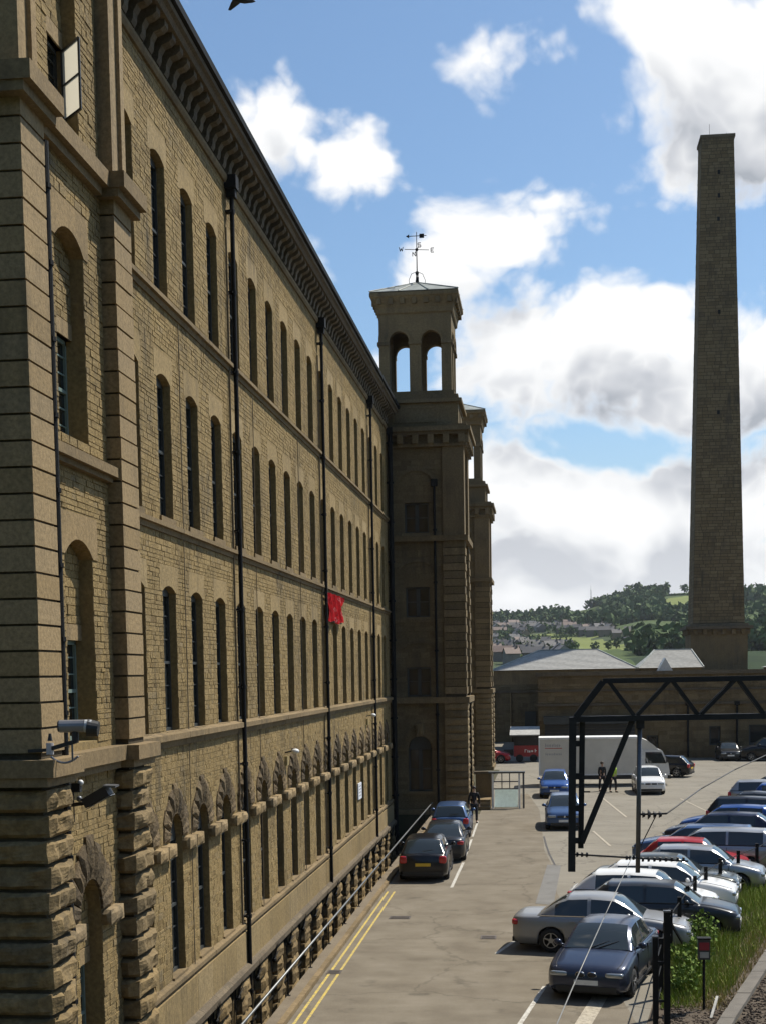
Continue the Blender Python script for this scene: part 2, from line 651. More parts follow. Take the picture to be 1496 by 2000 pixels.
# body behind: end walls, back, roof
wb.quad([(FX, 72.1, -2.7), (FX - 16, 72.1, -2.7), (FX - 16, 72.1, 20.3), (FX, 72.1, 20.3)])
wb.quad([(-24, 20.7, -2.7), (-24, 106.0, -2.7), (-24, 106.0, 20.3), (-24, 20.7, 20.3)])
wb.quad([(-7.75, 20.74, -2.7), (-24, 20.74, -2.7), (-24, 20.74, 20.3), (-7.75, 20.74, 20.3)])
wb.quad([(FX, 76.0, -0.2), (FX, 106.0, -0.2), (FX, 106.0, 19.5), (FX, 76.0, 19.5)])
wb.quad([(FX, 76.0, 19.5), (FX, 106.0, 19.5), (-16, 106.0, 23.0), (-16, 76.0, 23.0)])
wb.quad([(-24, 106.0, 19.5), (FX, 106.0, 19.5), (FX, 106.0, -0.2), (-24, 106.0, -0.2)])
wb.build('wall', M['mortar'], MILL, MO)
rf = MB()
rf.quad([(-7.2, 20.0, 20.4), (-7.2, 72.1, 20.4), (-15.8, 72.1, 23.8), (-15.8, 20.0, 23.8)])
rf.quad([(-15.8, 20.0, 23.8), (-15.8, 72.1, 23.8), (-24.2, 72.1, 20.4), (-24.2, 20.0, 20.4)])
rf.build('roof', M['slate'], MILL, MO)

# dark rooms just behind the sashes so no light leaks through the openings
bk = MB()
bk.quad([(FX - REVB - 0.1, 20.9, -2.6), (FX - REVB - 0.1, 72.0, -2.6), (FX - REVB - 0.1, 72.0, 20.2), (FX - REVB - 0.1, 20.9, 20.2)])
bk.build('inner_wall', plain('dark_interior', (0.02, 0.018, 0.016), 0.9), MILL, MO)

LINT = 0.42


def blocked_main(za, zb):
    out = []
    zm = (za + zb) / 2
    for (a, b, s, sp, ri) in OPS:
        if ri > 0.4:
            if zb > s and za < sp:
                out.append((a, b))
            elif sp <= zm < sp + 1.22:
                R = 1.16
                t = zm - sp
                w = sqrt(max(0.0, R * R - t * t)) * 0.98
                m = (a + b) / 2
                if w > 0.05:
                    out.append((m - w, m + w))
        else:
            if zb > s and za < sp:
                out.append((a, b))
            elif zb > sp and za < sp + ri + LINT:
                out.append((a - 0.2, b + 0.2))
    return out


def blocked_bay(za, zb):
    out = []
    for (a, b, s, sp, ri) in BAY_OPS:
        if zb > s and za < sp + 0.02:
            out.append((a, b))
        elif zb > sp and za < sp + ri + 0.45:
            out.append((a - 0.25, b + 0.25))
    return out


PIECES = []


def emit_fac(a, b, c, d):
    PIECES.append((a, b, c, d))


for (za, zb) in ((14.90, 19.38), (10.30, 14.66), (6.02, 10.06), (0.86, 5.68)):
    courses(26.25, MILL_END - 0.02, za, zb, 0.108, 0.12, 0.40, blocked_main, emit_fac)
for (za, zb) in ((16.1, 19.38), (10.95, 15.55), (6.02, 10.55), (0.4, 5.5)):
    courses(21.66, 25.2, za, zb, 0.115, 0.13, 0.42, blocked_bay, emit_fac)
# the 300 stones that show largest stand alone, the rest are one mass
PIECES.sort(key=lambda p: p[0])


def shows(p):
    a, b, c, d = p
    if a > 26.3:
        x = 1062 + 2800 * FX / a
        y = 1312 - (c - 7.1) / a * 2800
        return 0 < y < 2000
    return (a > 22.0 and 1312 - (c - 7.1) / a * 2800 > 150)


big = [p for p in PIECES if shows(p)]
big.sort(key=lambda p: -(p[1] - p[0]) * (p[3] - p[2]) / p[0] ** 3)
bigset = set(big[:300])
sm = MB()
for p in PIECES:
    out = random.uniform(0.003, 0.012) if p[0] > 26.2 else random.uniform(0.004, 0.020)
    if p in bigset:
        m1 = MB()
        stone_piece(m1, fac, *p, out, random.random())
        m1.build('stone', M['rubble'], MILL, MO)
    else:
        stone_piece(sm, fac, *p, out, random.random())
tag(sm.build('stonework', M['rubble'], MILL, MO), None, None, kind='stuff')


# ---- lintels, sills, strings
def segment_lintel(mb, fmap, a, b, sp, ri, ext, up, out):  # noqa
    N = 8
    us = [a - ext] + [a + (b - a) * i / N for i in range(N + 1)] + [b + ext]
    bot = [sp + 0.0] + [arch_z(u, a, b, sp, ri) for u in us[1:-1]] + [sp + 0.0]
    top = sp + ri + up
    for i in range(len(us) - 1):
        p, q = us[i], us[i + 1]
        mb.quad([fmap(p, bot[i], out), fmap(q, bot[i + 1], out), fmap(q, top, out), fmap(p, top, out)])
        mb.quad([fmap(p, bot[i], -0.2), fmap(q, bot[i + 1], -0.2), fmap(q, bot[i + 1], out), fmap(p, bot[i], out)])
    mb.quad([fmap(us[0], top, out), fmap(us[-1], top, out), fmap(us[-1], top, -0.02), fmap(us[0], top, -0.02)])
    mb.quad([fmap(us[0], bot[0], out), fmap(us[0], top, out), fmap(us[0], top, -0.02), fmap(us[0], bot[0], -0.02)])
    mb.quad([fmap(us[-1], bot[-1], out), fmap(us[-1], top, out), fmap(us[-1], top, -0.02), fmap(us[-1], bot[-1], -0.02)])


def local(u, z, d):
    return (d, u, z)


lint_me = {}
for (s, sp, ri) in ROWS[:3]:
    mb = MB()
    segment_lintel(mb, local, 0.0, WW, 0.0, ri, 0.2, LINT, 0.010)
    lint_me[sp] = mb.mesh('lintel')
    lint_me[sp].materials.append(M['lintel'])
sb = MB()
sb.box(-REV, 0.05, -0.06, WW + 0.06, -0.10, 0.02)
sill_me = sb.mesh('sill')
sill_me.materials.append(M['trim'])


def sash_meshes(w, h, rise, name):
    """frame and two panes of a tall sash window, in local y/z, x out of the wall"""
    fr = MB()
    t = 0.06
    fr.box(-0.04, 0.04, 0, t, 0, h)
    fr.box(-0.04, 0.04, w - t, w, 0, h)
    fr.box(-0.04, 0.04, t, w - t, 0, 0.09)
    fr.box(-0.035, 0.045, t, w - t, h * 0.5 - 0.03, h * 0.5 + 0.03)
    N = 8
    for i in range(N):
        p, q = w * i / N, w * (i + 1) / N
        zp, zq = arch_z(p, 0, w, h, rise), arch_z(q, 0, w, h, rise)
        fr.quad([(0.04, p, h - 0.07), (0.04, q, h - 0.07), (0.04, q, zq), (0.04, p, zp)])
        fr.quad([(-0.04, p, h - 0.07), (0.04, p, h - 0.07), (0.04, q, h - 0.07), (-0.04, q, h - 0.07)])
    for k in (1, 2):
        y = t + (w - 2 * t) * k / 3
        fr.box(-0.015, 0.02, y - 0.012, y + 0.012, 0.09, h - 0.07)
    nz = 6
    for k in range(1, nz):
        if k != nz // 2:
            z = h * k / nz
            fr.box(-0.012, 0.017, t, w - t, z - 0.012, z + 0.012)
    p1 = MB()
    p1.box(-0.012, -0.004, t, w - t, 0.09, h * 0.5 - 0.03)
    p2 = MB()
    p2.box(-0.012, -0.004, t, w - t, h * 0.5 + 0.03, h - 0.07)
    a, b, c = fr.mesh(name), p1.mesh('pane'), p2.mesh('pane')
    a.materials.append(M['frame'])
    b.materials.append(M['pane'])
    c.materials.append(M['pane'])
    return a, b, c


SASH = {}
for (s, sp, ri) in ROWS:
    SASH[sp] = sash_meshes(WW, sp - s, ri, 'window')
for (a, b, s, sp, ri) in OPS:
    fm, p1, p2 = SASH[sp]
    w = link('window', fm, MILL)
    w.location = (-REV + 0.05 + random.uniform(-0.01, 0.01), a - MO[1], s)
    link('pane', p1, w)
    q = link('pane', p2, w)
    if random.random() < 0.25:
        q.rotation_euler = (0, random.uniform(-0.02, 0.02), 0)
    o = link('sill', sill_me, MILL)
    o.location = (0, a - MO[1], s)
    if ri < 0.4:
        o = link('lintel', lint_me[sp], MILL)
        o.location = (0, a - MO[1], sp)


def moulding(name, prof, ya, yb, mat, parent=MILL, org=MO):
    """prof: list of (x, z) swept along Y"""
    mb = MB()
    for (p, q) in zip(prof[:-1], prof[1:]):
        mb.quad([(p[0], ya, p[1]), (p[0], yb, p[1]), (q[0], yb, q[1]), (q[0], ya, q[1])], random.random())
    mb.quad([(p[0], ya, p[1]) for p in prof])
    mb.quad([(p[0], yb, p[1]) for p in reversed(prof)])
    return mb.build(name, mat, parent, org)


def string_course(z, h, out, ya, yb, mat, seg=1.9, base=FX):
    y = ya
    while y < yb - 0.01:
        e = min(yb, y + seg * random.uniform(0.8, 1.2))
        if yb - e < 0.5:
            e = yb
        j = random.uniform(-0.004, 0.004)
        moulding('string_course', [(base - 0.02, z - h), (base + out * 0.35 + j, z - h), (base + out * 0.5 + j, z - h * 0.55),
                                   (base + out + j, z - h * 0.5), (base + out + j, z - h * 0.1), (base - 0.02, z + 0.03)], y, e - 0.006, mat)
        y = e


string_course(14.87, 0.22, 0.13, 26.25, MILL_END, M['trim'])
string_course(10.28, 0.22, 0.13, 26.25, MILL_END, M['trim'])
string_course(5.98, 0.30, 0.17, 26.35, MILL_END, M['trim'])
string_course(0.82, 0.22, 0.12, 26.35, MILL_END, M['trim'])

# basement band: smooth course then a weathered roll and rock-faced blocks between dark openings
y = 26.3
while y < MILL_END - 0.2:
    e = min(MILL_END, y + random.uniform(1.0, 1.7))
    moulding('plinth_block', [(FX - 0.02, -0.2), (FX + 0.10, -0.2), (FX + 0.10, 0.6), (FX - 0.02, 0.6)], y, e - 0.008, M['lintel'])
    moulding('plinth_roll', [(FX - 0.02, -0.52), (FX + 0.18, -0.5), (FX + 0.24, -0.42), (FX + 0.24, -0.28), (FX + 0.16, -0.22), (FX + 0.1, -0.196), (FX - 0.02, -0.196)], y, e - 0.008, M['dirty'])
    y = e


def rock_block(x0, x1, y0, y1, z0, z1, bulge=0.06, cuts=2, seed=0.0):
    """rock-faced block: box with rough bulging faces"""
    mb = MB()
    n = cuts + 1
    def g(o, du, dv, nn):
        rows = []
        for j in range(n + 1):
            row = []
            for i in range(n + 1):
                p = Vector(o) + Vector(du) * (i / n) + Vector(dv) * (j / n)
                edge = (i in (0, n)) or (j in (0, n))
                nz = noise.noise(p * 4.3 + Vector((seed, seed * 1.7, 3)))
                if not edge:
                    p = p + Vector(nn) * bulge * (nz * 0.8 + 0.7)
                if edge or True:
                    q = noise.noise_vector(p * 5.0 + Vector((seed * 2.3, 1.0, seed)))
                    p = p + Vector((q.x, q.y, q.z)) * bulge * 0.16
                row.append(p)
            rows.append(row)
        mb.grid(rows, 0.5)
    dx, dy, dz = x1 - x0, y1 - y0, z1 - z0
    g((x1, y0, z0), (0, dy, 0), (0, 0, dz), (1, 0, 0))
    g((x0, y0, z0), (dx, 0, 0), (0, 0, dz), (0, -1, 0))
    g((x1, y1, z0), (-dx, 0, 0), (0, 0, dz), (0, 1, 0))
    g((x0, y0, z1), (dx, 0, 0), (0, dy, 0), (0, 0, 0.2))
    g((x0, y1, z0), (dx, 0, 0), (0, -dy, 0), (0, 0, -0.2))
    return mb


for k in range(NCOL + 1):
    pa = Y0 + PITCH * (k - 1) + WW + 0.1
    pb = Y0 + PITCH * k - 0.1
    pa = max(pa, 26.3)
    pb = min(pb, MILL_END)
    if pb - pa < 0.2:
        continue
    for c in range(5):
        z1 = -0.54 - c * 0.40
        ins = 0.0 if c % 2 == 0 else 0.12
        o = rock_block(FX - 0.3, FX + 0.14, pa + ins, pb - ins, z1 - 0.385, z1, 0.10, 3, k * 7 + c).build('rock_block', M['rock'], MILL, MO)
for k in range(NCOL):
    a = Y0 + PITCH * k
    w = MB()
    w.box(FX - 0.32, FX - 0.27, a - 0.1, a + WW + 0.1, -2.6, -0.5)
    wo = w.build('basement_window', M['pane'], MILL, MO)
    g = MB()
    for i in range(7):
        yy = a + 0.02 + (WW - 0.04) * i / 6
        g.tube((FX + 0.02, yy, -2.6), (FX + 0.02, yy, -0.62), 0.014, n=5)
    g.bar((FX + 0.02, a - 0.08, -1.9), (FX + 0.02, a + WW + 0.08, -1.9), 0.05)
    g.build('grille', M['iron'], wo, MO)
    s = MB()
    for i in range(9):
        t = -1.1 + 2.2 * i / 8 + random.uniform(-.06, .06)
        ln = random.uniform(0.34, 0.52)
        s.tube((FX + 0.2, a + WW / 2, -0.72), (FX + 0.3, a + WW / 2 + sin(t) * ln, -0.72 + cos(t) * ln), 0.02, 0.004, n=4)
    s.ball((FX + 0.2, a + WW / 2, -0.74), 0.07, 0.12, 0.07, 8, 5)
    s.build('spike_guard', M['iron'], MILL, MO)

# ground floor arches: vermiculated voussoirs and impost blocks
VO = []
for par in (0, 1, 2):
    th0, th1 = radians(1.0), radians(180.0 / 9 - 1.0)
    r0, r1 = 0.525, (1.0, 1.07, 1.17)[par]
    mb = MB()
    n = 4
    rows = []
    ring = []
    for j in range(n + 1):
        row = []
        for i in range(n + 1):
            t = th0 + (th1 - th0) * i / n
            rr = r0 + (r1 - r0) * j / n
            edge = i in (0, n) or j in (0, n)
            dd = 0.03 if edge else 0.055 + 0.035 * random.random()
            row.append((dd, rr * cos(t), rr * sin(t)))
        rows.append(row)
    mb.grid(rows)
    bd = rows[0] + [r[-1] for r in rows[1:]] + rows[-1][::-1][1:] + [r[0] for r in rows[::-1][1:-1]]
    for i in range(len(bd)):
        p, q = bd[i], bd[(i + 1) % len(bd)]
        mb.quad([p, (-0.25, p[1], p[2]), (-0.25, q[1], q[2]), q])
    me = mb.mesh('voussoir')
    me.materials.append(M['voussoir'])
    VO.append(me)
imp = rock_block(-0.1, 0.17, 0.0, 0.6, 0.0, 0.26, 0.05, 3, 4.0).mesh('impost_block')
imp.materials.append(M['ashlar'])
for k in range(NCOL):
    a = Y0 + PITCH * k
    for v in range(9):
        o = link('voussoir', VO[2 if v == 4 else v % 2], MILL)
        o.location = (0.0, a + WW / 2 - MO[1], 3.74)
        o.rotation_euler = (radians(20.0 * v), 0, 0)
    for (u, ln) in ((a - 0.63, 1.0), (a + WW + 0.03, 1.0)):
        if u > 26.3 and u < MILL_END - 0.6:
            o = link('impost_block', imp, MILL)
            o.location = (0, u - MO[1], 3.44 + random.uniform(-0.01, 0.01))

# cornice: frieze moulding, corbels, gutter edge
y = 26.0
while y < MILL_END:
    e = min(MILL_END, y + 2.2)
    moulding('frieze_moulding', [(FX - 0.02, 19.22), (FX + 0.06, 19.22), (FX + 0.10, 19.30), (FX + 0.10, 19.38), (FX - 0.02, 19.42)], y, e - 0.006, M['trim'])
    moulding('cornice', [(FX - 0.02, 19.98), (FX + 0.5, 19.98), (FX + 0.53, 20.05), (FX + 0.55, 20.08), (FX + 0.62, 20.12), (FX + 0.62, 20.22), (FX - 0.3, 20.3)], y, e - 0.004, M['dirty'])
    y = e
moulding('gutter', [(FX + 0.58, 20.225), (FX + 0.70, 20.24), (FX + 0.72, 20.36), (FX + 0.68, 20.37), (FX + 0.5, 20.32)], 26.0, MILL_END, M['iron'])
cb = MB()
prof = [(0.0, 0.0), (0.10, 0.0), (0.14, 0.08), (0.15, 0.2), (0.22, 0.32), (0.36, 0.37), (0.44, 0.44), (0.44, 0.55), (0.0, 0.55)]
cb.quad([(p[0], 0, p[1]) for p in prof])
cb.quad([(p[0], 0.26, p[1]) for p in reversed(prof)])
for p, q in zip(prof[:-1], prof[1:]):
    cb.quad([(p[0], 0, p[1]), (p[0], 0.26, p[1]), (q[0], 0.26, q[1]), (q[0], 0, q[1])])
cme = cb.mesh('corbel')
cme.materials.append(M['dirty'])
y = 26.1
while y < MILL_END - 0.3:
    o = link('corbel', cme, MILL)
    o.location = (0.0, y - MO[1], 19.43)
    y += 0.595

# drainpipes
def drainpipe(yc, xo, z0, z1, r, hopper=True, extra=False):
    mb = MB()
    mb.tube((FX + xo, yc, z0), (FX + xo, yc, z1), r, n=10)
    o = mb.build('drainpipe', M['iron'], MILL, MO, smooth=False)
    if hopper:
        h = MB()
        h.box(FX + xo - 0.15, FX + xo + 0.15, yc - 0.17, yc + 0.17, z1 - 0.02, z1 + 0.3)
        h.bar((FX + xo, yc, z1 - 0.22), (FX + xo, yc, z1), 0.22)
        h.build('hopper', M['iron'], o, MO)
    z = z0 + 1.5
    while z < z1 - 0.5:
        c = MB()
        c.tube((FX + xo, yc, z), (FX + xo, yc, z + 0.10), r * 1.35, n=10)
        c.box(FX, FX + xo, yc - 0.12, yc + 0.12, z + 0.03, z + 0.07)
        c.build('bracket', M['iron'], o, MO)
        z += 1.95
    if extra:
        t = MB()
        t.tube((FX + 0.06, yc - 0.28, z0), (FX + 0.06, yc - 0.28, z1 - 1.0), 0.02, n=6)
        t.build('cable', M['dirty'], MILL, MO)


drainpipe(35.72, 0.16, -2.5, 19.1, 0.056, extra=True)
drainpipe(50.05, 0.16, -2.5, 19.1, 0.056, extra=True)
drainpipe(64.15, 0.16, -2.5, 19.1, 0.056, extra=True)
drainpipe(71.85, 0.2, -2.5, 19.0, 0.12)
for yy in (30.45, 38.3, 45.4):
    t = MB()
    t.tube((FX + 0.045, yy, -0.2), (FX + 0.045, yy, 14.6), 0.012, n=5)
    t.build('conductor_strip', M['dirty'], MILL, MO)

# ---- end bay: two rusticated pilasters and a recessed panel between
PX = -7.43
CH = 0.385
bj = MB()
bj.box(-12.1, PX - 0.035, 20.685, 21.62, -2.7, 15.6)
bj.box(-8.3, PX - 0.035, 25.235, 26.215, -2.7, 15.6)
bj.build('pilaster_core', M['joint'], MILL, MO)
z = 6.0
c = 0
while z < 15.35:
    h = CH
    for (ya, yb, x0) in ((20.65, 21.65, -8.43), (25.2, 26.25, -8.2)):
        j = random.uniform(-0.006, 0.006)
        b = MB()
        b.box(x0 + 0.25 * (c % 2), PX + j, ya, yb, z + 0.018, z + h - 0.018, random.random())
        ob = b.build('ashlar_block', M['ashlar'], MILL, MO)
    # end wall blocks beyond the corner
    x = -8.43 + 0.25 * (c % 2)
    k = 0
    while x > -12.0:
        ln = random.uniform(0.8, 1.3)
        b = MB()
        b.box(x - ln + 0.012, x - 0.012, 20.65 + random.uniform(-0.006, 0.006), 21.0, z + 0.018, z + h - 0.018, random.random())
        b.build('ashlar_block', M['ashlar'], MILL, MO)
        x -= ln
    z += h
    c += 1
z = -2.6
c = 0
while z < 5.3:
    for (ya, yb) in ((20.62, 21.72), (25.15, 26.32)):
        e = 0.08 * (c % 2)
        o = rock_block(-8.5, PX + random.uniform(0.02, 0.07), ya + e * 0.5, yb - e, z + 0.03, z + CH - 0.03, 0.11, 5, c * 3.3 + ya).build('rock_block', M['rock'], MILL, MO)
    x = -8.5
    while x > -12:
        ln = random.uniform(0.7, 1.2)
        rock_block(x - ln + 0.02, x - 0.02, 20.62, 21.1, z + 0.02, z + CH - 0.02, 0.10, 3, c * 2.1 + x).build('rock_block', M['rock'], MILL, MO)
        x -= ln
    z += CH
    c += 1


def ledge(za, zb, segs, out, mat):
    """string course wrapping pilasters and panel; segs: (y0, y1, face x)"""
    for (ya, yb, fx) in segs:
        mb = MB()
        mb.box(fx - 0.6, fx + out, ya, yb, za + (zb - za) * 0.35, zb)
        mb.box(fx - 0.6, fx + out * 0.55, ya + 0.03, yb - 0.03, za, za + (zb - za) * 0.349)
        mb.build('string_course', M['trim'], MILL, MO)


ledge(15.50, 15.92, [(20.38, 21.85, PX), (21.852, 24.998, FX), (25.0, 26.45, PX)], 0.26, M['trim'])
ledge(10.58, 10.84, [(21.66, 25.19, FX)], 0.22, M['trim'])
ledge(5.52, 5.92, [(20.42, 21.85, PX), (21.852, 24.95, FX + 0.05), (24.952, 26.42, PX)], 0.24, M['trim'])
# the end wall's share of the same courses
for (za, zb) in ((15.5, 15.92), (5.52, 5.92)):
    mb = MB()
    mb.box(-12.2, -8.05, 20.38, 21.0, za + 0.14, zb)
    mb.box(-12.2, -8.05, 20.5, 21.0, za, za + 0.138)
    mb.build('string_course', M['trim'], MILL, MO)
# upper storey pilasters with a sunk groove
for (ya, yb) in ((20.75, 21.55), (25.3, 26.15)):
    mb = MB()
    mb.box(-8.4, PX - 0.10, ya, yb, 15.92, 21.0)
    mb.box(-8.3, PX - 0.03, ya + 0.001, ya + 0.28, 15.92, 21.0)
    mb.box(-8.3, PX - 0.03, yb - 0.22, yb - 0.001, 15.92, 21.0)
    mb.build('pilaster', M['ashlar'], MILL, MO)
mb = MB()
mb.box(-12.0, -8.402, 20.75, 21.0, 15.92, 21.0)
mb.build('end_wall', M['ashlar'], MILL, MO)

# bay windows: stone infill above, sash below
for (a, b, s, sp, ri), zi in zip(BAY_OPS, (17.62, 12.84, 7.77, 2.2)):
    if ri < 0.4:
        mb = MB()
        segment_lintel(mb, fac, a, b, sp, ri, 0.25, 0.42, 0.03)
        mb.build('lintel', M['ashlar'], MILL, MO)
    inf = MB()
    def fin(u, z, d):
        return (FX - 0.25 + d, u, z)
    inf.quad([fin(a, zi, 0), fin(b, zi, 0), fin(b, sp + ri, 0), fin(a, sp + ri, 0)], 0.3)
    inf.quad([fin(a, zi, 0), fin(b, zi, 0), fin(b, zi, -0.15), fin(a, zi, -0.15)], 0.3)
    courses(a, b, zi + 0.28, sp + ri, 0.125, 0.18, 0.42, lambda p, q: [], lambda p, q, r, t: stone_piece(inf, fin, p, q, r, t, random.uniform(0.01, 0.03), random.random()))
    inf.build('window_infill', M['rubble'], MILL, MO)
    hd = MB()
    hd.box(FX - 0.42, FX - 0.22, a + 0.004, b - 0.004, zi, zi + 0.27)
    hd.build('lintel', M['ashlar'], MILL, MO)
    fm, p1, p2 = sash_meshes(b - a, zi - s, 0.02, 'window')
    fm.materials.clear()
    fm.materials.append(M['greenframe'] if s < 14 else M['frame'])
    w = link('window', fm, MILL)
    w.location = (-REVB + 0.03, a - MO[1], s)
    link('pane', p1, w)
    link('pane', p2, w)
# keystone arch on the bay's ground floor
for v in range(9):
    o = link('voussoir', VO[2 if v == 4 else v % 2], MILL)
    o.location = (0.02, BAYC - MO[1], 3.1)
    o.rotation_euler = (radians(20.0 * v), 0, 0)
    o.scale = (1, 1.18, 1.18)
for u in (BAYC - 1.45, BAYC + 0.68):
    o = link('impost_block', imp, MILL)
    o.location = (0, u - MO[1], 2.82)
    o.scale = (1, 1.25, 1)
# open casement of the top bay window, whitewashed pane lit from behind
cm, cn, cbs = base_mat('whitewashed_glass')
cbs.inputs['Base Color'].default_value = (0.62, 0.58, 0.46, 1)
cbs.inputs['Roughness'].default_value = 0.5
tr = cn.new('ShaderNodeBsdfTranslucent')
tr.inputs[0].default_value = (0.62, 0.57, 0.45, 1)
mx = cn.new('ShaderNodeMixShader')
mx.inputs[0].default_value = 0.75
cn.l.new(cbs.outputs[0], mx.inputs[1])
cn.l.new(tr.outputs[0], mx.inputs[2])
cn.l.new(mx.outputs[0], cn.n['Material Output'].inputs[0])
A, B = Vector((-7.92, 24.1, 0)), Vector((-7.47, 23.62, 0))
fr = MB()
for z in (16.45, 17.02, 17.58):
    fr.bar((A.x, A.y, z), (B.x, B.y, z), 0.035, 0.035 if z != 17.02 else 0.02)
fr.bar((A.x, A.y, 16.45), (A.x, A.y, 17.58), 0.035)
fr.bar((B.x, B.y, 16.45), (B.x, B.y, 17.58), 0.035)
fo = fr.build('open_casement', M['frame'], MILL, MO)
fo['label'] = 'casement swung open with a bright whitewashed pane'
for (za, zb) in ((16.47, 17.01), (17.03, 17.56)):
    pm = MB()
    pm.quad([(A.x, A.y, za), (B.x, B.y, za), (B.x, B.y, zb), (A.x, A.y, zb)])
    pm.build('pane', cm, fo, MO)
# drainpipe and conduit on the bay
pp = MB()
pp.tube((-7.50, 21.83, -2.5), (-7.50, 21.83, 15.3), 0.07, n=10)
po = pp.build('drainpipe', M['iron'], MILL, MO)
for z in np.arange(-1.5, 15.2, 1.15):
    c = MB()
    c.tube((-7.50, 21.83, z), (-7.50, 21.83, z + 0.07), 0.095, n=8)
    c.box(-7.7, -7.5, 21.8, 21.86, z + 0.02, z + 0.05)
    c.build('bracket', M['iron'], po, MO)
# ------------------------------------------------------------------ bell towers
def arch_band(mb, fmap, uc, spring, w, rise, th, out, n=14):
    """raised hood moulding over an arch"""
    a, b = uc - w, uc + w
    pts = []
    for i in range(n + 1):
        u = a + (b - a) * i / n
        u2 = uc + (u - uc) * (w + th) / w
        pts.append(((u, arch_z(u, a, b, spring, rise)), (u2, arch_z(u2, uc - w - th, uc + w + th, spring, rise + th))))
    for (p, P), (q, Q) in zip(pts[:-1], pts[1:]):
        mb.quad([fmap(*p, out), fmap(*q, out), fmap(*Q, out), fmap(*P, out)])
        mb.quad([fmap(*P, out), fmap(*Q, out), fmap(*Q, -0.02), fmap(*P, -0.02)])
        mb.quad([fmap(*p, out), fmap(*p, -0.02), fmap(*q, -0.02), fmap(*q, out)])


def side_map(k, half):
    """k = 0 front (-y), 1 right (+x), 2 back, 3 left"""
    def fm(u, z, d):
        x, y = u, -half - d
        for _ in range(k):
            x, y = -y, x
        return (x, y, z)
    return fm


def ringbox(mb, h, z0, z1):
    mb.box(-h, h, -h, h, z0, z1, random.random())


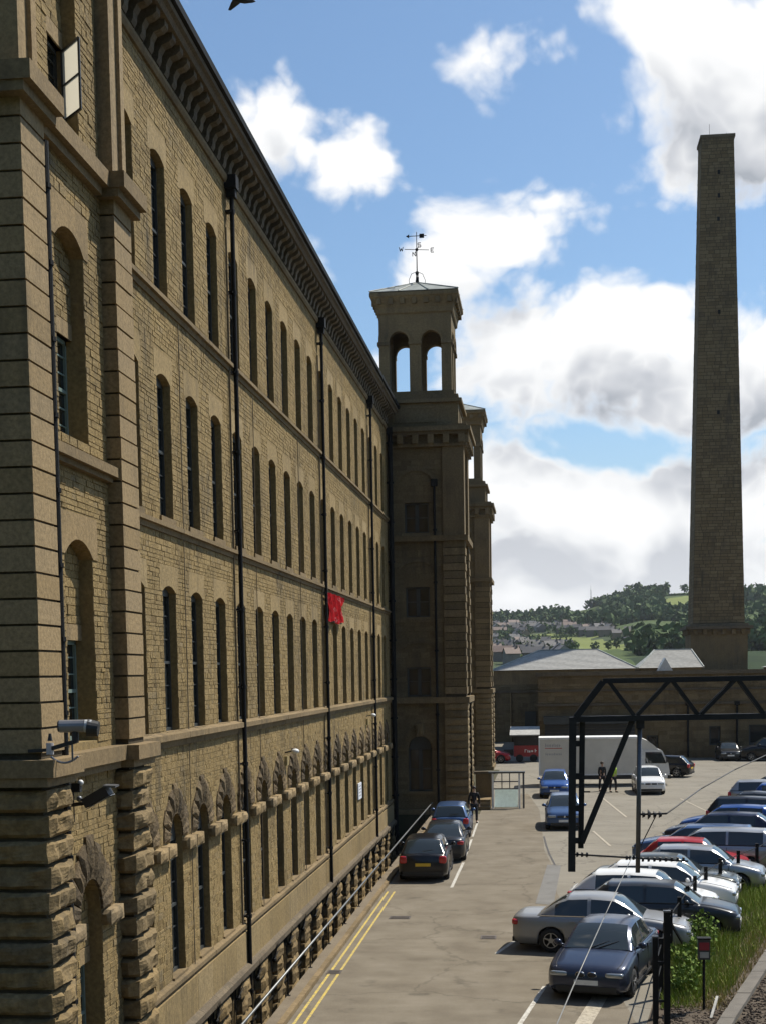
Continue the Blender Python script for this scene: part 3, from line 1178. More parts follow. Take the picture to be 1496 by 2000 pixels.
def bell_tower(name, label, loc, vane):
    T = thing(name, label, 'tower', loc, 0.0)
    S, Q = M['sooty'], M['sooty_pale']
    f0 = side_map(0, 2.22)
    wl = MB()
    ops = [(-0.62, 0.58, 1.15, 3.35, 0.6), (-0.62, 0.58, 5.96, 7.42, 0.02), (-0.62, 0.58, 9.94, 11.44, 0.02), (-0.62, 0.58, 14.13, 15.63, 0.02)]
    wall_with_openings(wl, f0, -2.2, 2.2, 0, 18.6, ops, 0.35)
    for k in (1, 2, 3):
        fk = side_map(k, 2.22)
        wl.quad([fk(-2.22, 0, 0), fk(2.22, 0, 0), fk(2.22, 18.6, 0), fk(-2.22, 18.6, 0)])
    wl.build('shaft_wall', S, T)
    # coursed facing stones on the recessed front panel
    st = MB()
    def blk(za, zb):
        return [(a - 0.06, b + 0.06) for (a, b, s, sp, ri) in ops if zb > s - 0.1 and za < sp + ri + 0.25]
    def one(a, b, c, d):
        m = MB() if vane else st
        stone_piece(m, f0, a, b, c, d, random.uniform(0.008, 0.02), random.random())
        if vane:
            m.build('stone', S, T)
    courses(-1.25, 1.25, 0.3, 18.3, 0.27, 0.4, 0.85, blk, one)
    if not vane:
        tag(st.build('stonework', S, T), None, None, kind='stuff')
    # windows with two lights
    for (a, b, s, sp, ri) in ops:
        h = sp - s
        fr = MB()
        y = -2.22 + 0.26
        for (u0, u1) in ((a, a + 0.07), (b - 0.07, b), ((a + b) / 2 - 0.09, (a + b) / 2 + 0.09)):
            fr.box(u0, u1, y - 0.05, y + 0.05, s, sp)
        fr.box(a + 0.07, b - 0.07, y - 0.05, y + 0.05, s, s + 0.08)
        fr.box(a + 0.07, b - 0.07, y - 0.05, y + 0.05, sp - 0.08, sp + ri)
        fr.box(a + 0.07, b - 0.07, y - 0.03, y + 0.03, s + h * 0.5, s + h * 0.5 + 0.05)
        w = fr.build('window', M['frame'], T)
        for (u0, u1) in ((a + 0.07, (a + b) / 2 - 0.09), ((a + b) / 2 + 0.09, b - 0.07)):
            p = MB()
            p.box(u0, u1, y, y + 0.012, s + 0.08, sp - 0.08)
            p.build('pane', M['pane'], w)
        bx = MB()
        bx.box(a - 0.15, b + 0.15, -2.36, -2.2, s - 0.14, s)
        bx.build('sill', Q, T)
    for (sp, w, ri, th) in ((16.25, 0.98, 0.95, 0.16), (12.35, 0.85, 0.35, 0.12), (8.3, 0.85, 0.35, 0.12), (3.35, 0.68, 0.62, 0.4)):
        hm = MB()
        arch_band(hm, f0, -0.02, sp, w, ri, th, 0.10)
        hm.build('hood_moulding', S, T)
    key = rock_block(-0.2, 0.16, -2.5, -2.2, 3.95, 4.6, 0.06, 2, 3.0)
    key.build('keystone', S, T)
    # corner quoins: rock-faced below, rusticated courses above
    qm = []
    for v in range(4):
        qm.append(rock_block(-0.58, 0.58, -0.58, 0.58, 0.0, 0.36, 0.07, 3, v * 5.1).mesh('quoin'))
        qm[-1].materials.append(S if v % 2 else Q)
    rm = []
    for v in range(2):
        b = MB()
        b.box(-0.56 + 0.03 * v, 0.56 - 0.03 * v, -0.56 + 0.03 * v, 0.56 - 0.03 * v, 0.02, 0.365, v * 0.4)
        rm.append(b.mesh('quoin'))
        rm[-1].materials.append(S if v else Q)
    for (sx, sy) in ((1, -1), (-1, -1), (1, 1)):
        z = 0.25
        c = 0
        while z < 13.6:
            if 5.5 < z < 6.0:
                z = 6.05
            o = link('quoin', qm[(c + (sx > 0)) % 4] if z < 5.5 else rm[c % 2], T)
            o.location = (sx * 1.84, sy * 1.84, z)
            if sy > 0:
                o.rotation_euler = (0, 0, pi / 2)
            z += 0.385
            c += 1
        b = MB()
        b.box(sx * 1.84 - 0.53, sx * 1.84 + 0.53, sy * 1.84 - 0.53, sy * 1.84 + 0.53, 13.98, 18.36)
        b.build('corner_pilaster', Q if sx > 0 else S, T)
        cr = MB()
        cr.box(sx * 1.84 - 0.5, sx * 1.84 + 0.5, sy * 1.84 - 0.5, sy * 1.84 + 0.5, 0.0, 13.7)
        cr.build('pilaster_core', M['joint'], T)
    for (z, t, o) in ((0.0, 0.25, 0.12), (5.62, 0.30, 0.12), (9.70, 0.14, 0.06), (13.70, 0.28, 0.14)):
        b = MB()
        if t < 0.2:
            b.box(-1.28, 1.28, -2.36, -2.2, z, z + t)
        else:
            ringbox(b, 2.4 + o, z, z + t)
        b.build('string_course', Q, T)
    # bracketed cornice
    b = MB()
    ringbox(b, 2.46, 18.35, 18.5)
    ringbox(b, 2.62, 18.92, 19.08)
    ringbox(b, 2.74, 19.08, 19.3)
    ringbox(b, 2.55, 19.3, 19.42)
    b.build('cornice', S, T)
    br = MB()
    br.box(-0.15, 0.15, -0.24, 0.1, 0.0, 0.42)
    br.box(-0.12, 0.12, -0.12, 0.1, -0.16, 0.0)
    brm = br.mesh('bracket')
    brm.materials.append(Q)
    for k in range(4):
        for i in range(7):
            u = -2.28 + 4.56 * i / 6
            p = side_map(k, 2.40)(u, 18.5, 0)
            o = link('bracket', brm, T)
            o.location = p
            o.rotation_euler = (0, 0, k * pi / 2)
    core = MB()
    ringbox(core, 2.3, 18.5, 18.92)
    ringbox(core, 2.12, 19.42, 20.55)
    core.build('pedestal', S, T)
    for k in range(4):
        fk = side_map(k, 2.12)
        pn = MB()
        for (u0, u1, z0, z1) in ((-1.15, 1.15, 19.6, 19.68), (-1.15, 1.15, 20.3, 20.38), (-1.15, -1.05, 19.68, 20.3), (1.05, 1.15, 19.68, 20.3)):
            for q in ([fk(u0, z0, .05), fk(u1, z0, .05), fk(u1, z1, .05), fk(u0, z1, .05)],
                      [fk(u0, z1, .05), fk(u1, z1, .05), fk(u1, z1, 0), fk(u0, z1, 0)],
                      [fk(u0, z0, .05), fk(u0, z1, .05), fk(u0, z1, 0), fk(u0, z0, 0)]):
                pn.quad(q)
        pn.build('panel_moulding', Q, T)
    b = MB()
    ringbox(b, 2.3, 20.55, 20.72)
    ringbox(b, 2.12, 20.72, 20.95)
    ringbox(b, 1.92, 20.95, 21.18)
    b.build('lantern_base', S, T)
    # open lantern: two round arches a side
    lops = [(-1.30, -0.29, 21.18, 23.65, 0.505), (0.29, 1.30, 21.18, 23.65, 0.505)]
    lw = MB()
    for k in range(4):
        fo = side_map(k, 1.80)
        fi = side_map(k, 1.42)
        wall_with_openings(lw, fo, -1.8, 1.8, 21.18, 25.05, lops, 0.38)
        for (a, b) in ((-1.42, -1.30), (-0.29, 0.29), (1.30, 1.42)):
            lw.quad([fi(a, 21.18, 0), fi(b, 21.18, 0), fi(b, 23.65, 0), fi(a, 23.65, 0)])
        for (a, b, s, sp, ri) in lops:
            N = 10
            for i in range(N):
                p, q = a + (b - a) * i / N, a + (b - a) * (i + 1) / N
                lw.quad([fi(p, arch_z(p, a, b, sp, ri), 0), fi(q, arch_z(q, a, b, sp, ri), 0), fi(q, 24.9, 0), fi(p, 24.9, 0)])
        for (a, b) in ((-1.42, -1.30), (-0.29, 0.29), (1.30, 1.42)):
            lw.quad([fi(a, 23.65, 0), fi(b, 23.65, 0), fi(b, 24.9, 0), fi(a, 24.9, 0)])
    lw.quad([(-1.42, -1.42, 24.9), (1.42, -1.42, 24.9), (1.42, 1.42, 24.9), (-1.42, 1.42, 24.9)])
    lw.build('lantern', S, T)
    for k in range(4):
        fo = side_map(k, 1.80)
        hm = MB()
        for uc in (-0.795, 0.795):
            arch_band(hm, fo, uc, 23.65, 0.505, 0.5, 0.14, 0.07)
        hm.build('hood_moulding', Q, T)
        for (u0, u1) in ((-1.84, -1.28), (-0.33, 0.33), (1.28, 1.84)):
            im = MB()
            p0 = fo(u0, 23.5, 0.08)
            p1 = fo(u1, 23.68, -0.3)
            im.box(min(p0[0], p1[0]), max(p0[0], p1[0]), min(p0[1], p1[1]), max(p0[1], p1[1]), 23.5, 23.66)
            im.build('impost_block', S, T)
    cv = MB()
    prof = [(1.83, 25.0), (1.90, 25.06), (1.92, 25.3), (2.0, 25.55), (2.12, 25.75), (2.2, 25.82), (2.2, 25.98), (2.14, 26.04)]
    rows = [[(h * sx, h * sy, z) for (sx, sy) in ((-1, -1), (1, -1), (1, 1), (-1, 1))] for (h, z) in prof]
    cv.grid(rows, closed=True)
    cv.build('eave_cove', S, T)
    dn = MB()
    dn.box(-0.11, 0.11, -0.16, 0.0, 0.0, 0.3)
    dm = dn.mesh('bracket')
    dm.materials.append(S)
    for k in range(4):
        for i in range(7):
            o = link('bracket', dm, T)
            o.location = side_map(k, 1.97)(-1.75 + 3.5 * i / 6, 25.45, 0)
            o.rotation_euler = (0, 0, k * pi / 2)
    rf = MB()
    e = 2.19
    ap = (0, 0, 26.98)
    cs = [(-e, -e, 26.05), (e, -e, 26.05), (e, e, 26.05), (-e, e, 26.05)]
    for i in range(4):
        rf.quad([cs[i], cs[(i + 1) % 4], ap], i * 0.2)
    ro = rf.build('roof', M['lead'], T)
    for i in range(4):
        for t in (0.0, 0.33, 0.66):
            p = Vector(cs[i]).lerp(Vector(cs[(i + 1) % 4]), t)
            q = p.lerp(Vector(ap), 1.0 - 0.02)
            rl = MB()
            rl.tube(p + Vector((0, 0, 0.02)), q + Vector((0, 0, 0.02)), 0.035, 0.02, n=5)
            rl.build('roof_roll', M['lead'], ro)
    if vane:
        v = MB()
        v.tube((0, 0, 26.9), (0, 0, 27.25), 0.11, 0.06, n=8)
        v.ball((0, 0, 27.45), 0.09, 0.09, 0.12)
        v.tube((0, 0, 27.2), (0, 0, 29.5), 0.035, 0.018, n=6)
        for k in range(4):
            a = k * pi / 2 + 0.25
            v.tube((0, 0, 28.62), (0.62 * cos(a), 0.62 * sin(a), 28.62), 0.018, n=5)
            pts = [(0.06 * cos(a), 0.06 * sin(a), 27.5), (0.28 * cos(a), 0.28 * sin(a), 27.42), (0.42 * cos(a), 0.42 * sin(a), 27.1), (0.40 * cos(a), 0.40 * sin(a), 26.85)]
            v.path(pts, 0.014, 5)
        v.ball((0, 0, 28.62), 0.08, 0.08, 0.08)
        vo = v.build('weathervane', M['iron'], T)
        def strokes(segs, ox, oy, oz, ax, s=0.2):
            m = MB()
            for (a, b, c, d) in segs:
                m.bar((ox + ax[0] * a * s, oy + ax[1] * a * s, oz + b * s), (ox + ax[0] * c * s, oy + ax[1] * c * s, oz + d * s), 0.035)
            m.build('compass_letter', M['iron'], vo)
        LE = {'N': [(-.4, -.5, -.4, .5), (-.4, .5, .4, -.5), (.4, -.5, .4, .5)],
              'E': [(-.35, -.5, -.35, .5), (-.35, .5, .4, .5), (-.35, 0, .25, 0), (-.35, -.5, .4, -.5)],
              'S': [(.35, .5, -.35, .5), (-.35, .5, -.35, 0), (-.35, 0, .35, 0), (.35, 0, .35, -.5), (.35, -.5, -.35, -.5)],
              'W': [(-.5, .5, -.25, -.5), (-.25, -.5, 0, .2), (0, .2, .25, -.5), (.25, -.5, .5, .5)]}
        for k, ch in enumerate('ENWS'):
            a = k * pi / 2 + 0.25
            strokes(LE[ch], 0.8 * cos(a), 0.8 * sin(a), 28.62, (1, 0, 0))
        ar = MB()
        ar.bar((-0.42, 0, 29.3), (0.5, 0, 29.3), 0.03)
        ar.quad([(-0.55, 0, 29.3), (-0.38, 0.01, 29.4), (-0.38, 0.01, 29.2)])
        ar.box(0.14, 0.38, -0.01, 0.01, 29.19, 29.40)
        ar.build('vane_arrow', M['iron'], vo)
    return T


T1 = bell_tower('bell_tower', 'dark stone bell tower with arched open lantern and weathervane at the facade end', (-6.25, 74.5, 0), True)
T2 = bell_tower('bell_tower', 'second bell tower without a weathervane, mostly hidden behind the nearer tower', (-6.25, 107.4, 0), False)
pp = MB()
pp.tube((0.89, -2.42, 0.3), (0.89, -2.42, 16.4), 0.06, n=8)
po = pp.build('drainpipe', M['iron'], T1)
for z in (2.2, 5.0, 8.2, 11.6, 14.2):
    c = MB()
    c.tube((0.89, -2.42, z), (0.89, -2.42, z + 0.1), 0.1, n=8)
    c.build('bracket', M['iron'], po)
hp = MB()
hp.box(0.73, 1.05, -2.5, -2.2, 16.4, 16.75)
hp.build('hopper', M['iron'], po)

# ------------------------------------------------------------------ chimney
CHX, CHY = 17.75, 152.6
CHM = thing('mill_chimney', 'tall square tapering stone mill chimney standing behind the far sheds', 'chimney', (CHX, CHY, 0))
def chw(z):
    return 2.58 - (z - 12.0) * (2.58 - 1.58) / 48.6
b = MB()
b.box(-2.85, 2.85, -2.85, 2.85, 0, 10.9)
b.build('pedestal', M['chimney'], CHM)
b = MB()
ringbox(b, 3.0, 10.9, 11.15)
ringbox(b, 3.35, 11.15, 11.45)
ringbox(b, 2.95, 11.45, 11.7)
b.build('cornice', M['dirty'], CHM)
bb = MB()
bb.box(-0.2, 0.2, -0.3, 0.1, 0, 0.5)
bm_ = bb.mesh('bracket')
bm_.materials.append(M['chimney'])
for k in range(4):
    for i in range(6):
        o = link('bracket', bm_, CHM)
        o.location = side_map(k, 2.85)(-2.4 + 4.8 * i / 5, 10.62, 0)
        o.rotation_euler = (0, 0, k * pi / 2)
sh = MB()
rows = [[(chw(z) * sx, chw(z) * sy, z) for (sx, sy) in ((-1, -1), (1, -1), (1, 1), (-1, 1))] for z in np.linspace(11.7, 60.0, 12)]
sh.grid(rows, closed=True)
sh.build('shaft', M['joint'], CHM)
stc = MB()
z = 11.75
while z < 59.9:
    h = random.uniform(0.26, 0.4)
    w = chw(z)
    for k in range(4):
        def fk(u, zz, d, k=k):
            return side_map(k, chw(zz))(u, zz, d)
        if k == 2 or k == 1:
            nst = [(-w, w)]
        else:
            us = [-w]
            while us[-1] < w:
                us.append(us[-1] + random.uniform(0.5, 1.0))
            us[-1] = w
            if us[-1] - us[-2] < 0.2:
                us.pop(-2)
            nst = list(zip(us[:-1], us[1:]))
        for (a, c) in nst:
            stone_piece(stc, fk, a + .01, c - .01, z + .01, z + h - .01, random.uniform(0.006, 0.02), random.random(), 0.02)
    z += h
tag(stc.build('stonework', M['chimney'], CHM), None, None, kind='stuff')
b = MB()
ringbox(b, 1.62, 60.0, 60.2)
ringbox(b, 1.72, 60.2, 60.5)
b.build('cap', M['dirty'], CHM)
b = MB()
ringbox(b, 1.0, 60.5, 60.52)
b.build('flue', M['iron'], CHM)
for (px, pz) in ((0.1, 54.5), (0.05, 52.2), (0.1, 43.0), (0.0, 33.0), (0.1, 56.8)):
    b = MB()
    b.box(px - 0.13, px + 0.13, -chw(pz) - 0.06, -chw(pz), pz - 0.2, pz + 0.2)
    b.build('tie_plate', M['iron'], CHM)
for (sx, sy) in ((-0.8, -1.4), (1.2, 1.2)):
    b = MB()
    b.tube((sx, sy, 60.5), (sx, sy, 61.6), 0.018, n=5)
    b.build('lightning_rod', M['iron'], CHM)

# ------------------------------------------------------------------ sheds across the yard
SHED = thing('weaving_shed', 'low sooty stone shed with flat parapet behind the white lorry', 'shed', (20, 117, 0))
SO = (20, 117, 0)
def fs(u, z, d):
    return (u, 117.0 - d, z)
SOPS = [(8.15, 9.08, 0.02, 1.84, 0.02), (13.1, 14.0, 1.0, 2.52, 0.02), (16.2, 19.2, 0.03, 2.6, 0.02), (24.0, 26.5, 0.04, 2.7, 0.02)]
wl = MB()
# the openings differ in sill so cut them in separate wall lengths
edges = [-0.5, 7.6, 10.5, 15.0, 21.0, 60.0]
for i, (ea, eb) in enumerate(zip(edges[:-1], edges[1:])):
    wall_with_openings(wl, fs, ea, eb, 0, 7.0, [o for o in SOPS if ea <= o[0] < eb], 0.4)
wl.quad([(-0.5, 117, 0), (-0.5, 147, 0), (-0.5, 147, 7.0), (-0.5, 117, 7.0)])
wl.quad([(60, 117, 0), (60, 147, 0), (60, 147, 7.0), (60, 117, 7.0)])
wl.quad([(-0.5, 117.4, 6.9), (60, 117.4, 6.9), (60, 147, 6.9), (-0.5, 147, 6.9)])
wl.build('wall', M['sooty'], SHED, SO)
st = MB()
def bl(za, zb):
    return [(a, b) for (a, b, s, sp, ri) in SOPS if zb > s and za < sp + 0.1] + [(-0.2, 7.4)] * (za < 3.6)
courses(-0.48, 24.0, 0.05, 6.6, 0.3, 0.5, 1.1, bl, lambda a, b, c, d: stone_piece(st, fs, a, b, c, d, random.uniform(0.01, 0.03), random.random()))
tag(st.build('stonework', M['chimney'], SHED, SO), None, None, kind='stuff')
for (z0, z1, o) in ((6.72, 7.02, 0.28), (5.45, 5.6, 0.14), (4.3, 4.5, 0.18)):
    b = MB()
    b.box(-0.7, 60, 117 - o, 117.3, z0, z1)
    b.build('string_course' if z0 < 6 else 'parapet', M['dirty'], SHED, SO)
for (a, b_, s, sp, ri) in SOPS:
    d = MB()
    d.box(a, b_, 117.3, 117.36, s, sp)
    do = d.build('door' if s < 0.9 else 'window', M['frame'], SHED, SO)
    p = MB()
    p.box(a + 0.15, b_ - 0.15, 117.28, 117.298, max(s + 0.12, sp * 0.45), sp - 0.12)
    p.build('pane', M['pane'], do, SO)
cn_ = MB()
cn_.box(-0.1, 7.3, 115.6, 117.0, 3.3, 3.5)
cn_.box(-0.1, 7.3, 115.6, 115.7, 2.9, 3.3)
cn_.build('canopy', M['frame'], SHED, SO)
shu = MB()
for i in range(12):
    shu.box(0.0, 7.2, 116.9 - 0.02 * (i % 2), 116.985, 0.05 + i * 0.27, 0.05 + i * 0.27 + 0.25)
shu.build('shutter', plain('dark_shutter', (0.035, 0.037, 0.042), 0.5), SHED, SO)
for u in (11.4, 15.25, 22.0):
    b = MB()
    b.tube((u, 116.85, 0.1), (u, 116.85, 4.2), 0.08, n=8)
    b.box(u - 0.2, u + 0.2, 116.7, 117, 4.2, 4.5)
    b.build('drainpipe', M['iron'], SHED, SO)

BK = thing('boundary_building', 'shaded stone building with tall parapet beyond the red trailer', 'building', (-12, 147, 0))
BO = (-12, 147, 0)
wl = MB()
wl.box(-40, -0.55, 147, 158, 0, 6.8)
wl.build('wall', M['sooty'], BK, BO)
st = MB()
courses(-12, -0.6, 0.05, 6.6, 0.32, 0.5, 1.2, lambda a, b: [], lambda a, b, c, d: stone_piece(st, lambda u, z, dd: (u, 147 - dd, z), a, b, c, d, random.uniform(0.01, 0.03), random.random()))
tag(st.build('stonework', M['sooty'], BK, BO), None, None, kind='stuff')
for (z0, z1, o) in ((6.8, 7.1, 0.3), (5.0, 5.25, 0.15)):
    b = MB()
    b.box(-40, -0.7, 147 - o, 147.2, z0, z1)
    b.build('parapet' if z0 > 6 else 'string_course', M['dirty'], BK, BO)
b = MB()
b.box(-2.0, -0.9, 146.8, 146.98, 0, 3.1)
b.build('door', M['frame'], BK, BO)
for u in (-3.4,):
    b = MB()
    b.tube((u, 146.85, 0), (u, 146.85, 5.0), 0.09, n=8)
    b.build('drainpipe', M['trim'], BK, BO)


def hip_roof(name, label, x0, x1, y0, y1, z0, xr0, xr1, zr, ridge):
    t = thing(name, label, 'roof', ((x0 + x1) / 2, (y0 + y1) / 2, z0))
    og = tuple(t.location)
    ym = (y0 + y1) / 2
    A, B, C, D = (x0, y0, z0), (x1, y0, z0), (x1, y1, z0), (x0, y1, z0)
    R0, R1 = (xr0, ym, zr), (xr1, ym, zr)
    for nm, pts in (('roof_slope', [A, B, R1, R0]), ('roof_slope', [B, C, R1]), ('roof_slope', [C, D, R0, R1]), ('roof_slope', [D, A, R0])):
        m = MB()
        m.quad(pts)
        m.build(nm, M['slate'], t, og)
    w = MB()
    w.box(x0 + 0.2, x1 - 0.2, y0 + 0.2, y1 - 0.2, 6.0, z0 - 0.01)
    w.build('wall', M['trim'], t, og)
    for p, q in ((R0, R1), (A, R0), (B, R1)):
        m = MB()
        m.tube(Vector(p) + Vector((0, 0, .03)), Vector(q) + Vector((0, 0, .03)), 0.09, n=6)
        m.build('ridge_tile', M['lead'], t, og)
    # slate courses laid as thin steps
    N = 16
    m = MB()
    for i in range(N):
        t0, t1 = i / N, (i + 1) / N
        a = Vector(A).lerp(Vector(R0), t0)
        b = Vector(B).lerp(Vector(R1), t0)
        c = Vector(B).lerp(Vector(R1), t1)
        d = Vector(A).lerp(Vector(R0), t1)
        up = Vector((0, -0.02, 0.045))
        m.quad([a + up, b + up, c + Vector((0, 0, 0.012)), d + Vector((0, 0, 0.012))], random.random())
        m.quad([a, b, b + up, a + up], 0.5)
    m.build('slate_courses', M['slate'], t, og)
    return t


hip_roof('hipped_roof', 'pale grey hipped slate roof rising above the shed parapet', -4.7, 8.2, 129, 141, 7.25, -0.4, 4.9, 9.05, True)
hip_roof('hipped_roof', 'smaller grey slate roof just left of the chimney base', 8.4, 14.2, 131, 141, 7.25, 10.2, 13.6, 8.9, True)
hip_roof('hipped_roof', 'grey slate roof to the right of the chimney', 20.8, 44.0, 129, 142, 7.2, 24.0, 40.0, 7.9, True)
rl = MB()
rl.quad([(10.0, 129.2, 7.0), (11.3, 129.2, 7.0), (10.65, 129.2, 8.15)])
rl.quad([(10.0, 129.2, 7.0), (10.65, 129.2, 8.15), (10.65, 131.5, 8.15), (10.0, 131.5, 7.0)])
rl.quad([(11.3, 129.2, 7.0), (10.65, 129.2, 8.15), (10.65, 131.5, 8.15), (11.3, 131.5, 7.0)])
tag(rl.build('roof_lantern', plain('white_glazing_bars', (0.5, 0.52, 0.52), 0.3), None), 'small pointed white roof lantern between the two slate roofs', 'roof lantern')

# ------------------------------------------------------------------ the hillside
CR = [(-0.5, .030), (-0.2, .036), (-0.0407, .0407), (0.0, .0418), (0.031, .0455), (0.067, .055), (0.1, .0568), (0.155, .0605), (0.4, .066), (1.0, .05)]
CA = np.array([c[0] for c in CR])
CE = np.array([c[1] for c in CR]) - 0.0042
HY0, HY1 = 430.0, 1450.0


def hill_e(az, Y):
    t = np.clip((Y - HY0) / (HY1 - HY0), 0, 1)
    return np.interp(az, CA, CE) * t ** 0.9


def hill_z(X, Y):
    X = np.asarray(X, float)
    Y = np.asarray(Y, float)
    az = X / np.maximum(Y, 1.0)
    z = (7.1 + hill_e(az, Y) * Y)
    s = np.clip((Y - 330.0) / 160.0, 0, 1)
    z = z * s * s * (3 - 2 * s)
    z = z + 1.6 * np.sin(X * 0.021 + Y * 0.013) * s + 1.0 * np.sin(X * 0.05 - Y * 0.027) * s
    z = np.where(Y > HY1, z - (Y - HY1) * 0.12, z)
    return z - 1.0 * (1 - s)


def cover(X, Y):
    """what grows on the slope: 0 wood, 1 rough pasture, 2 bright meadow, 3 houses"""
    az = X / Y
    x = 1062 + 2800 * az + 9 * sin(Y * 0.05) + 6 * sin(X * 0.13)
    y = 1312 - 0.0172 * (x - 1062) - 2800 * float(hill_e(az, Y)) + 4 * sin(X * 0.09 + 1) + 2 * sin(Y * 0.11)
    if 1035 < x < 1230 and 1247 < y < 1268:
        return 2
    if 1190 < x < 1330 and 1222 < y < 1240:
        return 1
    if 1095 < x < 1180 and 1190 < y < 1212:
        return 1
    if 1285 < x < 1420 and 1158 < y < 1200:
        return 2 if 1172 < y < 1186 else 1
    if x > 1420 and y < 1215:
        return 1 if (y < 1172 or 1186 < y < 1204) else 0
    if x < 1120 and 1222 < y < 1300:
        return 3
    if x < 1320 and 1232 < y < 1262:
        return 3
    if y > 1262:
        return 3 if x < 1030 else (1 if x < 1235 else 0)
    return 0


xs = np.concatenate([np.arange(-2400, -160, 80.0), np.arange(-160, 330, 7.0), np.arange(330, 2500, 80.0)])
ys = np.concatenate([np.arange(325, 500, 12.0), np.arange(500, 1480, 9.0), np.arange(1480, 2600, 80.0)])
XX, YY = np.meshgrid(xs, ys)
ZZ = hill_z(XX, YY)
nx, ny = len(xs), len(ys)
verts = np.stack([XX.ravel(), YY.ravel(), ZZ.ravel()], 1)
idx = np.arange(nx * ny).reshape(ny, nx)
faces = np.stack([idx[:-1, :-1].ravel(), idx[:-1, 1:].ravel(), idx[1:, 1:].ravel(), idx[1:, :-1].ravel()], 1)
me = bpy.data.meshes.new('hill')
me.from_pydata(verts.tolist(), [], faces.tolist())
fcx = verts[faces].mean(1)
mi = [cover(p[0], p[1]) for p in fcx]
def turf(name, a, b):
    m, n, bs = base_mat(name)
    geo = n.new('ShaderNodeNewGeometry')
    c = n.ramp(n.noise(geo.outputs['Position'], 0.06, 6.0, 0.65), [(0.3, a), (0.7, b)])
    n.l.new(c, bs.inputs['Base Color'])
    bs.inputs['Roughness'].default_value = 0.95
    bs.inputs['Specular IOR Level'].default_value = 0.1
    return m
for m in (turf('woodland_floor', (0.018, 0.03, 0.012), (0.03, 0.05, 0.018)), turf('rough_pasture', (0.055, 0.08, 0.028), (0.082, 0.112, 0.038)),
          turf('bright_meadow', (0.15, 0.175, 0.055), (0.185, 0.21, 0.065)), turf('garden_plots', (0.04, 0.06, 0.025), (0.07, 0.085, 0.045))):
    me.materials.append(m)
me.polygons.foreach_set('material_index', [0 if c == 0 else c for c in mi])
me.polygons.foreach_set('use_smooth', [True] * len(mi))
hill = link('hill', me)
hill['kind'] = 'structure'

# unseen slope added behind the camera to keep sky light off shaded faces
vs_ = MB()
rows = []
for i in range(15):
    t_ = i / 14.0
    d_ = 26 + 130 * t_
    z_ = -0.3 + 58 * (t_ ** 1.25)
    row = []
    for k in range(25):
        a_ = radians(180 - 75 + 150 * k / 24.0)
        row.append((d_ * 1.15 * sin(a_) + 4, d_ * cos(a_), z_ + 2.5 * t_ * sin(k * 1.7 + i)))
    rows.append(row)
vs_.grid(rows)
vo_ = vs_.build('light_blocking_slope', turf('blocking_slope_dark_green', (0.02, 0.032, 0.012), (0.045, 0.06, 0.022)), smooth=True)
vo_['kind'] = 'structure'

# foliage material and leaf clumps
def foliage(name, stops):
    m, n, b = base_mat(name)
    at = n.new('ShaderNodeAttribute', attribute_name='rnd')
    oi = n.new('ShaderNodeObjectInfo')
    c = n.ramp(n.math('FRACT', n.math('ADD', at.outputs['Fac'], n.math('MULTIPLY', oi.outputs['Random'], 0.4))), stops)
    n.l.new(c, b.inputs['Base Color'])
    b.inputs['Roughness'].default_value = 0.8
    b.inputs['Specular IOR Level'].default_value = 0.15
    return m


M['leaf'] = foliage('woodland_leaves', [(0, (0.05, 0.08, 0.03)), (0.5, (0.072, 0.11, 0.036)), (0.8, (0.095, 0.138, 0.044)), (1, (0.06, 0.092, 0.034))])
M['bark'] = plain('bark', (0.06, 0.048, 0.035), 0.9)


def leaf_cloud(cent, rx, rz, n, size, tone):
    """leaf clumps through the volume of a crown: numpy arrays of quads"""
    u = rng.normal(size=(n, 3))
    u /= np.linalg.norm(u, axis=1)[:, None]
    rad = rng.uniform(0.45, 1.0, n) ** 0.6
    lob = 1 + 0.22 * np.sin(u[:, 0] * 4 + cent[0]) + 0.18 * np.sin(u[:, 1] * 5 + cent[1]) + 0.15 * np.sin(u[:, 2] * 6)
    p = u * (rad * lob)[:, None] * np.array([rx, rx, rz]) + np.array(cent)
    a = rng.normal(size=(n, 3))
    a /= np.linalg.norm(a, axis=1)[:, None]
    b = np.cross(a, rng.normal(size=(n, 3)))
    b /= np.linalg.norm(b, axis=1)[:, None]
    s = size * rng.uniform(0.6, 1.4, n)[:, None]
    q = np.stack([p - a * s - b * s * .7, p + a * s - b * s * .5, p + a * s * .8 + b * s, p - a * s * .7 + b * s * .8], 1)
    return q, np.full(n, tone) + rng.uniform(-0.12, 0.12, n)


def quads_mesh(name, Q, R, mat):
    v = Q.reshape(-1, 3)
    n = len(Q)
    me = bpy.data.meshes.new(name)
    me.vertices.add(4 * n)
    me.vertices.foreach_set('co', v.ravel())
    me.loops.add(4 * n)
    me.loops.foreach_set('vertex_index', np.arange(4 * n))
    me.polygons.add(n)
    me.polygons.foreach_set('loop_start', np.arange(0, 4 * n, 4))
    me.polygons.foreach_set('loop_total', np.full(n, 4))
    at = me.attributes.new('rnd', 'FLOAT', 'FACE')
    at.data.foreach_set('value', np.clip(R, 0, 0.99))
    me.update()
    me.validate()
    me.materials.append(mat)
    return me


